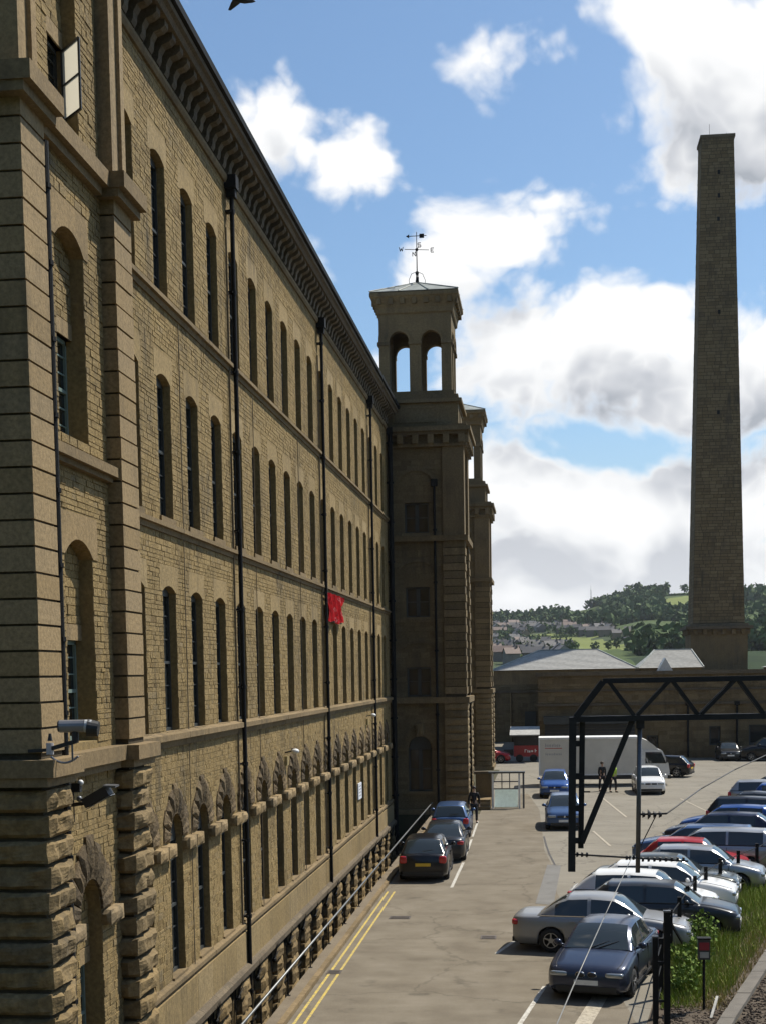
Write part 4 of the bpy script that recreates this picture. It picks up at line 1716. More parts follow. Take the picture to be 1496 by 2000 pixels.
Qs, Rs = [], []
cnt = 0
tries = 0
while cnt < 3900 and tries < 60000:
    tries += 1
    Yp = random.uniform(560, 1475)
    az = random.uniform(-0.075, 0.19)
    Xp = az * Yp
    c = cover(Xp, Yp)
    if c in (1, 2) or (c == 3 and random.random() < 0.74):
        continue
    rx = random.uniform(2.8, 6.0) * (1 if c == 0 else 0.55)
    rz = rx * random.uniform(0.8, 1.3)
    zc = float(hill_z(Xp, Yp)) + rz * 0.75
    q, r = leaf_cloud((Xp, Yp, zc), rx, rz, 34, rx * 0.30, random.random() * 0.8)
    Qs.append(q)
    Rs.append(r)
    cnt += 1
# hedgerows along the field edges
for (x0, y0, x1, y1) in ((1035, 1247, 1230, 1247), (1190, 1241, 1330, 1238), (1285, 1200, 1340, 1200), (1290, 1170, 1340, 1172), (1425, 1186, 1496, 1184), (1425, 1172, 1496, 1170)):
    for t in np.linspace(0, 1, 46):
        x = x0 + (x1 - x0) * t
        y = y0 + (y1 - y0) * t
        az = (x - 1062) / 2800.0
        e = (1312 - 0.0172 * (x - 1062) - y) / 2800.0
        tt = (e / np.interp(az, CA, CE)) ** (1 / 0.9)
        Yp = HY0 + tt * (HY1 - HY0)
        Xp = az * Yp
        rx = random.uniform(0.8, 1.9)
        q, r = leaf_cloud((Xp, Yp, float(hill_z(Xp, Yp)) + rx * 0.5), rx, rx * 0.8, 16, rx * 0.34, random.random() * 0.5)
        Qs.append(q)
        Rs.append(r)
wood = link('hillside_wood', quads_mesh('hillside_wood', np.concatenate(Qs), np.concatenate(Rs), M['leaf']))
tag(wood, 'dark green woodland and hedges covering the distant hillside', 'woodland', kind='stuff')

# single trees on the skyline and in the fields
def tree_at(Xp, Yp, rx, rz, label, nleaf=120):
    z = float(hill_z(Xp, Yp))
    t = thing('tree', label, 'tree', (Xp, Yp, z), 0, 'single trees on the far hillside')
    tr = MB()
    tr.tube((0, 0, -0.5), (0, 0, rz * 0.9), 0.35, 0.2, n=6)
    for k in range(3):
        a = k * 2.1
        tr.tube((0, 0, rz * 0.6), (rx * 0.5 * cos(a), rx * 0.5 * sin(a), rz * 1.1), 0.16, 0.05, n=5)
    tr.build('trunk', M['bark'], t)
    q, r = leaf_cloud((0, 0, rz * 1.25), rx, rz, nleaf, rx * 0.22, random.random() * 0.6)
    link('crown', quads_mesh('crown', q, r, M['leaf']), t)


for (x, dy, r_) in ((1012, 1450, 4.2), (1060, 1452, 5.2), (1083, 1452, 3.6), (1152, 1448, 4.4), (1293, 1450, 5.0), (1272, 1452, 4.4), (1240, 1448, 6), (1330, 1450, 4.0)):
    tree_at((x - 1062) / 2800.0 * dy, dy, r_, r_ * 1.0, 'lone dark tree standing on the skyline of the hill')
for (x, dy, r_) in ((1120, 800, 3.2), (1160, 770, 2.8), (1200, 760, 3.0), (1185, 775, 2.6), (1240, 720, 4.6), (1262, 730, 4.2), (1075, 790, 2.4)):
    tree_at((x - 1062) / 2800.0 * dy, dy, r_ * 0.8, r_ * 0.85, 'lone dark tree at the edge of the bright meadow')

# radio mast
ms = MB()
for k in range(3):
    a = k * 2 * pi / 3
    ms.tube((0.9 * cos(a), 0.9 * sin(a), 0), (0.2 * cos(a), 0.2 * sin(a), 19), 0.16, 0.1, n=4)
for i in range(12):
    z0, z1 = i * 1.55, i * 1.55 + 1.55
    for k in range(3):
        a, a2 = k * 2 * pi / 3, (k + 1) * 2 * pi / 3
        r0, r1 = 0.9 - 0.7 * z0 / 19, 0.9 - 0.7 * z1 / 19
        ms.tube((r0 * cos(a), r0 * sin(a), z0), (r1 * cos(a2), r1 * sin(a2), z1), 0.06, n=4)
ms.tube((0, 0, 18.5), (0, 0, 23), 0.1, 0.05, n=5)
mo = ms.build('radio_mast', M['galv'])
mo.location = (46.7, 1448, float(hill_z(46.7, 1448)) - 0.3)
tag(mo, 'thin lattice radio mast on the hill skyline', 'mast')

# houses
HW = [stone('hill_house_wall_%s' % nm, [(0, c0), (1, c1)], soot_amt=0.4) for nm, c0, c1 in (('buff', (0.20, 0.165, 0.11), (0.26, 0.21, 0.15)), ('grey', (0.17, 0.15, 0.125), (0.2, 0.18, 0.155)), ('render', (0.30, 0.28, 0.25), (0.36, 0.34, 0.31)))]
HR = [plain('hill_house_roof_slate', (0.075, 0.072, 0.074), 0.7, vs=0.5), plain('hill_house_roof_pale', (0.115, 0.105, 0.098), 0.7, vs=0.5), plain('hill_house_roof_tile', (0.17, 0.115, 0.09), 0.7, vs=0.5)]
protos = []
for hv, (lx, ly, hh) in enumerate(((6.4, 5.0, 3.7), (9.5, 5.2, 3.8), (5.4, 5.0, 4.0))):
    w = MB()
    w.box(-lx / 2, lx / 2, -ly / 2, ly / 2, -2.0, hh)
    w.quad([(-lx / 2, -ly / 2, hh), (-lx / 2, ly / 2, hh), (-lx / 2, 0, hh + ly * 0.42)])
    w.quad([(lx / 2, -ly / 2, hh), (lx / 2, ly / 2, hh), (lx / 2, 0, hh + ly * 0.42)])
    r = MB()
    e = 0.35
    zr = hh + ly * 0.42 + 0.1
    for s in (-1, 1):
        r.quad([(-lx / 2 - e, s * (ly / 2 + e), hh - 0.15), (lx / 2 + e, s * (ly / 2 + e), hh - 0.15), (lx / 2 + e, 0, zr), (-lx / 2 - e, 0, zr)])
        r.quad([(-lx / 2 - e, s * (ly / 2 + e), hh - 0.35), (lx / 2 + e, s * (ly / 2 + e), hh - 0.35), (lx / 2 + e, s * (ly / 2 + e), hh - 0.15), (-lx / 2 - e, s * (ly / 2 + e), hh - 0.15)])
    c = MB()
    c.box(lx * 0.32, lx * 0.32 + 0.6, -0.4, 0.4, hh + ly * 0.2, zr + 0.7)
    c.box(lx * 0.32 + 0.1, lx * 0.32 + 0.3, -0.15, 0.15, zr + 0.7, zr + 1.0)
    g = MB()
    nwin = int(lx / 2.6)
    for i in range(nwin):
        for z0 in (0.9, 3.2):
            u = -lx / 2 + (i + 0.5) * lx / nwin
            g.box(u - 0.55, u + 0.55, -ly / 2 - 0.06, -ly / 2 + 0.1, z0, z0 + 1.3)
    protos.append([m.mesh(nm) for m, nm in ((w, 'wall'), (r, 'roof'), (c, 'chimney'), (g, 'windows'))])
GL = glass('far_window_glass')
def house(Xp, Yp, rz, v, wm, rm, label, group):
    t = thing('house', label, 'house', (Xp, Yp, float(hill_z(Xp, Yp))), rz, group)
    for mesh_, nm, mat in zip(protos[v], ('wall', 'roof', 'chimney', 'window'), (HW[wm], HR[rm], HW[wm], GL)):
        if nm == 'window':   # too small to tell apart from here
            continue
        o = link(nm, mesh_, t)
        if not mesh_.materials:
            mesh_.materials.append(mat)
        o.material_slots[0].link = 'OBJECT'
        o.material_slots[0].material = mat
nh = 0
placed = []
tries = 0
while nh < 150 and tries < 8000:
    tries += 1
    x = random.uniform(930, 1330)
    y = random.uniform(1222, 1300) if x < 1120 else random.uniform(1236, 1262)
    if x > 1120 and random.random() < 0.55:
        continue
    az = (x - 1062) / 2800.0
    e = (1312 - 0.0172 * (x - 1062) - y) / 2800.0
    tt = (max(e, 0.0005) / np.interp(az, CA, CE)) ** (1 / 0.9)
    Yp = HY0 + tt * (HY1 - HY0)
    Xp = az * Yp
    if cover(Xp, Yp) != 3 or any(abs(Xp - p[0]) < 7.0 and abs(Yp - p[1]) < 9 for p in placed):
        continue
    placed.append((Xp, Yp))
    rm = random.choice((0, 0, 1, 1, 2))
    wm = random.choice((0, 0, 1, 1, 2))
    wn = ('buff stone', 'grey stone', 'pale rendered')[wm]
    rn = ('dark slate roof', 'pale grey roof', 'brown tiled roof')[rm]
    house(Xp, Yp, random.choice((0.1, 0.25, -0.2, pi / 2 + 0.2)) + random.uniform(-.12, .12), random.randrange(3), wm, rm,
          'small far-off %s house with %s among the hillside rooftops' % (wn, rn), 'far hillside houses, %s with %s' % (wn, rn))
    nh += 1
# ------------------------------------------------------------------ ground, road, yard
def ground_mat(name, a, b, c, vs=0.6, crack=0.0, speck=30.0, rough=0.9):
    m, n, bs = base_mat(name)
    geo = n.new('ShaderNodeNewGeometry')
    pos = geo.outputs['Position']
    n1 = n.noise(pos, vs, 6.0, 0.6)
    n2 = n.noise(pos, speck, 4.0, 0.7)
    n3 = n.noise(n.mapping(pos, scale=(0.35, 1.6, 1)), 1.4, 5.0, 0.65)
    col = n.ramp(n1, [(0.28, a), (0.52, b), (0.75, c)])
    col = n.mix(1.0, col, n.ramp(n2, [(0.3, (0.80,) * 3), (0.7, (1.14,) * 3)]), 'MULTIPLY')
    col = n.mix(1.0, col, n.ramp(n3, [(0.3, (0.92,) * 3), (0.7, (1.05,) * 3)]), 'MULTIPLY')
    st_n = n.noise(pos, 0.9, 3.0, 0.7)
    col = n.mix(1.0, col, n.ramp(st_n, [(0.28, (0.66,) * 3), (0.40, (1.0,) * 3)]), 'MULTIPLY')
    if crack:
        v = n.new('ShaderNodeTexVoronoi', feature='DISTANCE_TO_EDGE')
        wv = n.vmath('ADD', pos, n.noise(pos, 1.5, 4.0, 0.6, out=1))
        n.put(v.inputs['Vector'], wv)
        v.inputs['Scale'].default_value = 0.22
        k = n.rng(v.outputs['Distance'], 0.002, 0.012, crack, 0.0)
        col = n.mix(k, col, (a[0] * 0.35, a[1] * 0.35, a[2] * 0.35, 1))
    n.l.new(col, bs.inputs['Base Color'])
    bs.inputs['Roughness'].default_value = rough
    bs.inputs['Specular IOR Level'].default_value = 0.2
    bp = n.new('ShaderNodeBump')
    bp.inputs['Strength'].default_value = 0.35
    bp.inputs['Distance'].default_value = 0.01
    n.l.new(n2, bp.inputs['Height'])
    n.l.new(bp.outputs[0], bs.inputs['Normal'])
    return m


def sheet(name, pts, z, mat, kind='structure'):
    mb = MB()
    mb.quad([(p[0], p[1], z) for p in pts])
    o = mb.build(name, mat)
    o['kind'] = kind
    return o


def strip(name, pts, w, z, mat, label, cat='marking', group=None):
    """painted line along a polyline, as a thin worn sheet"""
    mb = MB()
    rows = []
    for i, p in enumerate(pts):
        q0 = pts[max(0, i - 1)]
        q1 = pts[min(len(pts) - 1, i + 1)]
        d = Vector((q1[0] - q0[0], q1[1] - q0[1], 0)).normalized()
        s = Vector((d.y, -d.x, 0)) * w / 2
        rows.append([(p[0] - s.x, p[1] - s.y, z), (p[0] + s.x, p[1] + s.y, z)])
    mb.grid(rows)
    o = mb.build(name, mat)
    tag(o, label, cat, group)
    return o


def paint(name, col, wear=0.45, under=(0.2, 0.17, 0.13)):
    m, n, bs = base_mat(name)
    geo = n.new('ShaderNodeNewGeometry')
    k = n.rng(n.noise(geo.outputs['Position'], 9.0, 5.0, 0.8), 0.44, 0.6)
    k = n.math('MULTIPLY', k, wear)
    c = n.mix(k, (*col, 1), (*under, 1))
    n.l.new(c, bs.inputs['Base Color'])
    bs.inputs['Roughness'].default_value = 0.7
    return m


YARD = ground_mat('grey_yard_concrete', (0.185, 0.165, 0.132), (0.22, 0.20, 0.162), (0.25, 0.228, 0.186), 0.35, crack=0.5)
EARTH = ground_mat('rough_ground', (0.05, 0.055, 0.028), (0.075, 0.07, 0.042), (0.10, 0.085, 0.055), 0.5)
ROAD = ground_mat('worn_tan_asphalt', (0.135, 0.112, 0.082), (0.178, 0.152, 0.113), (0.215, 0.185, 0.142), 0.8, crack=0.35)
PAVE = ground_mat('stone_pavement', (0.15, 0.12, 0.085), (0.185, 0.15, 0.105), (0.21, 0.175, 0.125), 0.9)
DIRT = ground_mat('lineside_dirt', (0.06, 0.048, 0.035), (0.09, 0.07, 0.05), (0.12, 0.095, 0.068), 1.5)
g = MB()
g.quad([(-5.62, -60, -0.01), (3000, -60, -0.01), (3000, 420, -0.01), (-5.62, 420, -0.01)])
g.quad([(-3000, -60, -0.01), (-8.2, -60, -0.01), (-8.2, 420, -0.01), (-3000, 420, -0.01)])
g.quad([(-8.2, -60, -0.01), (-5.62, -60, -0.01), (-5.62, 18, -0.01), (-8.2, 18, -0.01)])
g.quad([(-8.2, 72.0, -0.01), (-5.62, 72.0, -0.01), (-5.62, 420, -0.01), (-8.2, 420, -0.01)])
g.quad([(-8.2, 18, -2.7), (-5.62, 18, -2.7), (-5.62, 72, -2.7), (-8.2, 72, -2.7)])
g.quad([(-8.2, 18, -2.7), (-5.62, 18, -2.7), (-5.62, 18, -0.01), (-8.2, 18, -0.01)])
g.quad([(-5.62, 18, -2.7), (-5.62, 72, -2.7), (-5.62, 72, -0.01), (-5.62, 18, -0.01)])
g.quad([(-8.2, 72, -2.7), (-5.62, 72, -2.7), (-5.62, 72, -0.01), (-8.2, 72, -0.01)])
go = g.build('ground', EARTH)
go['kind'] = 'structure'
sheet('yard', [(-5.28, 14), (1.8, 14), (2.0, 27.5), (4.6, 42), (9.0, 54), (16.5, 76), (40, 110), (40, 117.2), (-0.4, 117.2), (-0.4, 146.9), (-12, 146.9), (-12, 110), (-3.3, 105), (-3.3, 72), (-5.28, 72)], -0.004, YARD)
sheet('road', [(-5.28, 12), (1.5, 12), (1.9, 27.5), (1.2, 36), (0.35, 46), (0.24, 52.5), (-0.05, 57), (-0.11, 61), (-0.3, 74), (-1.0, 84), (-3.3, 84), (-3.3, 72), (-5.28, 72)], 0.0, ROAD)
sheet('yard_patch', [(-0.33, 43.9), (0.22, 43.6), (0.55, 52.6), (0.05, 52.8)], 0.006, ground_mat('grey_trench_patch', (0.15, 0.145, 0.135), (0.18, 0.175, 0.165), (0.2, 0.195, 0.185), 1.2))
pv = MB()
pv.box(-5.66, -5.42, 18, 71.9, -0.009, 0.09)
po = pv.build('pavement', PAVE)
po['kind'] = 'structure'
y = 18.0
while y < 71.5:
    k = MB()
    e = min(71.9, y + 0.92)
    k.box(-5.415, -5.29, y + 0.006, e - 0.006, -0.008, 0.10 + random.uniform(-0.006, 0.004), random.random())
    k.build('kerbstone', M['trim'], po)
    y = e

YEL = paint('yellow_line_paint', (0.56, 0.41, 0.06), 0.85)
WHI = paint('white_line_paint', (0.55, 0.53, 0.47), 0.85)
WOR = paint('worn_white_paint', (0.42, 0.37, 0.28), 0.8)
strip('yellow_line', [(-5.14, 5.0), (-5.14, 46.3)], 0.062, 0.005, YEL, 'yellow line nearer the kerb, left of the pair beside the mill pavement')
strip('yellow_line', [(-4.92, 5.0), (-4.92, 46.3)], 0.062, 0.005, YEL, 'yellow line farther from the kerb, right of the pair beside the mill')
strip('bay_line', [(-3.12, 47.2), (-3.08, 53.5)], 0.10, 0.005, WHI, 'white parking line beside the black hatchback')
strip('bay_line', [(-3.1, 54.6), (-3.15, 61.0)], 0.09, 0.005, WHI, 'white parking line beside the third parked car')
strip('bay_line', [(-3.16, 62.0), (-3.22, 68.5)], 0.09, 0.005, WHI, 'white parking line near the walking person')
strip('bay_line', [(-0.62, 28.2), (-0.05, 32.2)], 0.10, 0.007, WHI, 'white bay line running beside the navy saloon')
strip('bay_line', [(-1.27, 35.95), (-0.4, 39.5)], 0.10, 0.007, WHI, 'short white bay line behind the silver saloon')
strip('bay_line', [(0.55, 26.5), (0.72, 28.7), (1.15, 31.2)], 0.34, 0.008, WOR, 'broad worn pale stripe under the navy saloon')
strip('bay_line', [(0.55, 72.2), (0.38, 79.0)], 0.10, 0.007, WHI, 'white line between the two blue cars')
strip('bay_line', [(2.6, 58.5), (2.1, 64.0)], 0.10, 0.007, WOR, 'short worn yard line left of the hanging tube')
strip('bay_line', [(3.9, 70.0), (3.1, 82.0)], 0.10, 0.007, WOR, 'faint long yard line leading to the lorry')
strip('bay_line', [(8.6, 66.0), (7.4, 80.0)], 0.09, 0.007, WOR, 'faint yard line right of the white car')
# tarry seam between road and yard
seam = MB()
for a, b in zip([(-0.11, 62), (-0.02, 59), (0.1, 56), (0.3, 52.7)][:-1], [(-0.02, 59), (0.1, 56), (0.3, 52.7)]):
    seam.quad([(a[0], a[1], 0.004), (a[0] + .07, a[1], 0.004), (b[0] + .07, b[1], 0.004), (b[0], b[1], 0.004)])
tag(seam.build('tar_seam', plain('tar', (0.05, 0.045, 0.04), 0.7)), 'dark tar seam where the tan road meets the grey yard', 'road seam')
IR = plain('rusty_cast_iron', (0.075, 0.06, 0.05), 0.6, bump=0.4)
for (x, y, w, l, lab) in ((-4.25, 41.3, 0.62, 0.5, 'rusty rectangular manhole cover in the road near the yellow lines'), (-1.55, 38.2, 0.42, 0.5, 'small grey drain cover in the road left of the silver saloon'), (-5.05, 33.6, 0.34, 0.45, 'gully grate at the kerb crossing the yellow lines')):
    t = thing('manhole_cover', lab, 'manhole cover', (x, y, 0))
    m = MB()
    m.box(-w / 2, w / 2, -l / 2, l / 2, 0.002, 0.010)
    m.build('plate', IR, t)
    for i in range(4):
        b = MB()
        b.box(-w / 2 + 0.04, w / 2 - 0.04, -l / 2 + 0.05 + i * (l - .1) / 4, -l / 2 + 0.05 + i * (l - .1) / 4 + 0.03, 0.010, 0.016)
        b.build('rib', IR, t)

# low rail along the basement area
RL = thing('area_railing', 'low grey tubular rail along the mill basement edge', 'railing', (-5.64, 46, 0.09))
RO = tuple(RL.location)
m = MB()
m.tube((-5.64, 18.2, 0.64), (-5.64, 71.5, 0.64), 0.028, n=8)
m.build('rail', M['rail'], RL, RO, smooth=True)
yy = 18.6
while yy < 71:
    m = MB()
    m.tube((-5.64, yy, 0.05), (-5.64, yy, 0.635), 0.018, n=6)
    m.box(-5.69, -5.59, yy - 0.05, yy + 0.05, 0.088, 0.10)
    m.build('post', M['iron'], RL, RO)
    yy += 3.02

# ------------------------------------------------------------------ vehicles
def car_paint(name, col, metal=0.35, rough=0.28):
    m, n, b = base_mat(name)
    geo = n.new('ShaderNodeNewGeometry')
    nz = n.noise(geo.outputs['Position'], 3.0, 5.0, 0.6)
    c = n.mix(n.rng(nz, 0.3, 0.8, 0.0, 0.035), (*col, 1), (0.25, 0.22, 0.18, 1))
    n.l.new(c, b.inputs['Base Color'])
    b.inputs['Metallic'].default_value = metal
    b.inputs['Roughness'].default_value = rough
    b.inputs['Coat Weight'].default_value = 0.35
    b.inputs['Coat Roughness'].default_value = 0.1
    b.inputs['Specular IOR Level'].default_value = 0.35
    return m


CG = glass('car_glass', (0.025, 0.032, 0.034), 0.04, 0.8)
TY = plain('tyre_rubber', (0.018, 0.018, 0.018), 0.85)
RIM = plain('alloy_rim', (0.35, 0.35, 0.36), 0.35, 0.8)
RED = plain('tail_lamp_red', (0.42, 0.015, 0.02), 0.15, coat=0.6, var=0.05)
LMP = plain('head_lamp_glass', (0.30, 0.32, 0.33), 0.06, 0.5, coat=0.8, var=0.05)
BLK = plain('black_plastic', (0.015, 0.015, 0.016), 0.55)
PLY = plain('yellow_plate', (0.65, 0.42, 0.03), 0.4)
PLW = plain('white_plate', (0.7, 0.7, 0.68), 0.4)
CHR = plain('chrome', (0.6, 0.6, 0.6), 0.12, 1.0)

SHAPES = {  # windscreen foot, roof front, roof rear, rear glass foot (fractions of length, front +)
    'saloon': (0.235, 0.075, -0.20, -0.355),
    'hatch': (0.25, 0.095, -0.33, -0.465),
    'estate': (0.235, 0.08, -0.405, -0.482),
    'mpv': (0.33, 0.13, -0.40, -0.482),
}


def lerp(a, b, t):
    return a + (b - a) * t


def wheel(parent, x, y, r, w, side):
    t = MB()
    prof = [(r * 0.62, -w / 2), (r * 0.90, -w / 2), (r * 0.985, -w * 0.34), (r, -w * 0.15), (r, w * 0.15), (r * 0.985, w * 0.34), (r * 0.90, w / 2), (r * 0.62, w / 2)]
    n = 22
    rows = []
    for (rr, ww) in prof:
        rows.append([(ww, rr * cos(2 * pi * i / n), rr * sin(2 * pi * i / n)) for i in range(n)])
    t.grid(rows, closed=True)
    t.quad([(0.0, r * 0.63 * cos(2 * pi * i / n), r * 0.63 * sin(2 * pi * i / n)) for i in range(n)])
    o = t.build('wheel', TY, parent, smooth=True)
    o.location = (x, y, r)
    q = MB()
    s = side * (w / 2 - 0.015)
    ring0 = [(s, r * 0.64 * cos(2 * pi * i / n), r * 0.64 * sin(2 * pi * i / n)) for i in range(n)]
    ring1 = [(s, r * 0.56 * cos(2 * pi * i / n), r * 0.56 * sin(2 * pi * i / n)) for i in range(n)]
    q.grid([ring0, ring1], closed=True)
    for k in range(5):
        a = 2 * pi * k / 5 + 0.3
        q.bar((s, 0.05 * cos(a), 0.05 * sin(a)), (s, r * 0.58 * cos(a), r * 0.58 * sin(a)), 0.06, 0.03)
    q.tube((s - 0.02, 0, 0), (s + side * 0.012, 0, 0), r * 0.2, n=10)
    q.build('rim', RIM, o)


def make_car(name, label, x, y, head, L, W, H, kind, paintm, cat='car', roofm=None, kidney=False, trim=None, group='parked cars'):
    """head: compass heading of the nose in degrees, 0 = away from the camera (+Y), 90 = right (+X)"""
    T = thing(name, label, cat, (x, y, 0.0), -radians(head), group)
    xa, xb, xc, xd = SHAPES[kind]
    R = 0.315
    AR = R + 0.045
    fw, rw = 0.315 * L, -0.275 * L
    zb = 0.655 * H
    hoodf = 0.50 * H if kind != 'mpv' else 0.53 * H
    deck = 0.665 * H
    belt_hw = W / 2 * 0.885
    def topz(s):
        if s > xa:
            t = (s - xa) / (0.5 - xa)
            z = lerp(zb - 0.01, hoodf, t ** 1.5)
        elif s < xd:
            t = (xd - s) / (xd + 0.5 + 1e-6)
            z = lerp(zb + 0.0, deck - 0.03, t)
        else:
            z = zb
        e = max(0.0, (abs(s) - 0.465) / 0.035)
        return z - (0.10 if s > 0 else 0.06) * e * e * H / 1.42
    def halfw(s):
        e = abs(2 * s)
        k = 1 - 0.055 * e ** 4 - 0.16 * max(0, (e - 0.88) / 0.12) ** 2
        return W / 2 * k
    def low(s, base):
        yy = s * L
        for c in (fw, rw):
            d = abs(yy - c)
            if d < AR:
                return max(base, R + sqrt(AR * AR - d * d))
        return base
    ss = set(np.linspace(-0.5, 0.5, 45).tolist() + [-0.497, -0.49, 0.49, 0.497])
    for c in (fw, rw):
        for t in np.linspace(-1, 1, 15):
            ss.add((c + AR * t) / L)
        ss.add((c + AR * 1.001) / L)
        ss.add((c - AR * 1.001) / L)
    ss = sorted(s for s in ss if -0.5 <= s <= 0.5)
    body = MB()
    rows = []
    for s in ss:
        w, zt, yy = halfw(s), topz(s), s * L
        b0 = 0.19 + 0.10 * max(0, (abs(s) - 0.44) / 0.06) ** 2
        l1, l2 = low(s, b0), low(s, b0 + 0.05)
        half = [(w * 0.80, l1), (w * 0.965, l2), (w, max(l2 + 0.01, lerp(b0, zt, 0.36))), (w * 0.998, max(l2 + 0.02, lerp(b0, zt, 0.62))),
                (w * 0.985, max(l2 + 0.03, lerp(b0, zt, 0.80))), (w * 0.955, lerp(b0, zt, 0.93)), (w * 0.89, zt - 0.005), (w * 0.60, zt + 0.018), (w * 0.25, zt + 0.028)]
        row = [(p, yy, z) for (p, z) in half] + [(-p, yy, z) for (p, z) in reversed(half)]
        rows.append(row)
    body.grid(rows, closed=True)
    body.quad(rows[0][::-1])
    body.quad(rows[-1])
    # cabin shell, split by what each face is
    us = sorted(set([xd, xc, xb, xa, xa - 0.30 * (xa - xb), (xb + xc) / 2 + 0.012, (xb + xc) / 2 - 0.012, xc + 0.02, xc - 0.012,
                     xc + 0.055] + np.linspace(xd, xa, 25).tolist()), reverse=True)
    bpil = (xb + xc) / 2 if kind == 'saloon' else xb - (xb - xc) * 0.42
    us = sorted(set(us + [bpil - 0.010, bpil + 0.010]), reverse=True)
    wr = W / 2 * 0.66
    def cab(s):
        if s > xb:
            t = (xa - s) / (xa - xb)
            z = zb + (H * 0.975 - zb) * (1 - (1 - t) ** 1.22)
        elif s > xc:
            t = (xb - s) / (xb - xc)
            z = H * (0.975 + 0.025 * sin(pi * min(1, t * 1.15) * 0.87))
        else:
            t = (s - xd) / (xc - xd)
            z = zb + (H * 0.955 - zb) * (1 - (1 - t) ** 1.3)
        z = max(z, zb + 0.012)
        k = (z - zb) / (H - zb)
        wt = lerp(belt_hw * 0.93, wr, k)
        yy = s * L
        r = [(belt_hw, zb - 0.02), (lerp(belt_hw, wt, 0.5) + 0.012, lerp(zb, z, 0.5) - 0.02 * k), (wt + 0.035 * k, z - 0.07 * k), (wt - 0.05, z - 0.012 * k), (0.45 * wt, z + 0.012), (0.0, z + 0.018)]
        return [(p, yy, zz) for p, zz in r]
    grp = {}
    def put(key, q):
        grp.setdefault(key, MB()).quad(q)
    for s0, s1 in zip(us[:-1], us[1:]):
        a, b = cab(s0), cab(s1)
        sm = (s0 + s1) / 2
        for side in (1, -1):
            for i in range(5):
                q = [a[i], b[i], b[i + 1], a[i + 1]]
                q = [(side * p[0], p[1], p[2]) for p in q]
                if side < 0:
                    q = q[::-1]
                if i <= 1:
                    body_col = sm > xa - 0.30 * (xa - xb) or abs(sm - bpil) < 0.0101 or sm < xc - 0.011 or (kind in ('estate', 'mpv', 'hatch') and xc - 0.011 <= sm < xc + 0.02)
                    if kind == 'saloon' and sm < xc:
                        body_col = sm < xc - 0.35 * (xc - xd) * 1.0 or body_col and sm < xc - 0.05
                    if body_col:
                        put('body', q)
                    else:
                        put(('front_side' if sm > bpil else 'rear_side', side), q)
                elif i == 2:
                    put('roof' if roofm else 'body', q)
                else:
                    if sm > xb:
                        put('windscreen', q)
                    elif sm < xc:
                        put('rear', q)
                    else:
                        put('roof' if roofm else 'body', q)
    cm_ = grp.pop('body')
    off = len(body.v)
    body.v += cm_.v
    body.f += [tuple(i + off for i in f) for f in cm_.f]
    body.r += cm_.r
    body.build('body', paintm, T, smooth=True, weld=True)
    if 'roof' in grp:
        grp.pop('roof').build('roof', roofm, T, smooth=True, weld=True)
    for key, m in grp.items():
        nm = 'windscreen' if key == 'windscreen' else ('rear_window' if key == 'rear' else 'side_window')
        m.build(nm, CG, T, smooth=True, weld=True)
    for (wy, nm) in ((fw, 'f'), (rw, 'r')):
        for side in (1, -1):
            wheel(T, side * (W / 2 - 0.115), wy, R, 0.2, side)
    # dark underbody filling the wheel wells
    ub = MB()
    ub.box(-W / 2 + 0.24, W / 2 - 0.24, -0.46 * L, 0.46 * L, 0.16, 0.45)
    ub.build('underbody', BLK, T)
    zf = topz(0.485)
    for side in (1, -1):
        h = MB()
        h.lens((side * W * 0.325, L * 0.484, zf - 0.095), W * 0.115, 0.088, 0.058, 0.5)
        h.build('headlight', LMP, T, smooth=True)
        t = MB()
        zt = 0.535 * H if kind == 'saloon' else 0.53 * H
        t.lens((side * W * 0.385, -L * 0.482, zt), W * 0.078, 0.095, 0.075 if kind == 'saloon' else 0.13, 0.5)
        t.build('tail_light', RED, T, smooth=True)
        mm = MB()
        mm.ball((side * (W / 2 + 0.05), L * (xa - 0.07), zb + 0.07), 0.10, 0.06, 0.07, 8, 6)
        mm.bar((side * (W / 2 - 0.12), L * (xa - 0.06), zb + 0.0), (side * (W / 2 + 0.02), L * (xa - 0.065), zb + 0.05), 0.05)
        mm.build('door_mirror', paintm if not kidney else paintm, T, smooth=True)
        for sy in (bpil + 0.13, bpil - 0.09) if kind != 'mpv' else (bpil + 0.14,):
            dh = MB()
            dh.box(side * (W / 2 * 0.985) - 0.012, side * (W / 2 * 0.985) + 0.02, sy * L - 0.07, sy * L + 0.07, zb - 0.14, zb - 0.11)
            dh.build('door_handle', trim or paintm, T)
        for sy in (bpil, xa - 0.02):
            ds = MB()
            ds.box(side * W / 2 * 0.96, side * (W / 2 + 0.002), sy * L - 0.006, sy * L + 0.006, 0.30, zb - 0.06)
            ds.build('door_gap', BLK, T)
        sl_ = MB()
        sl_.box(side * W / 2 * 0.9, side * (W / 2 * 0.985), rw + AR + 0.03, fw - AR - 0.03, 0.165, 0.23)
        sl_.build('side_skirt', BLK if trim is None else paintm, T)
    fb = MB()
    fb.box(-W * 0.36, W * 0.36, L * 0.475, L * 0.5 + 0.008, 0.235, 0.35)
    fb.build('air_intake', BLK, T)
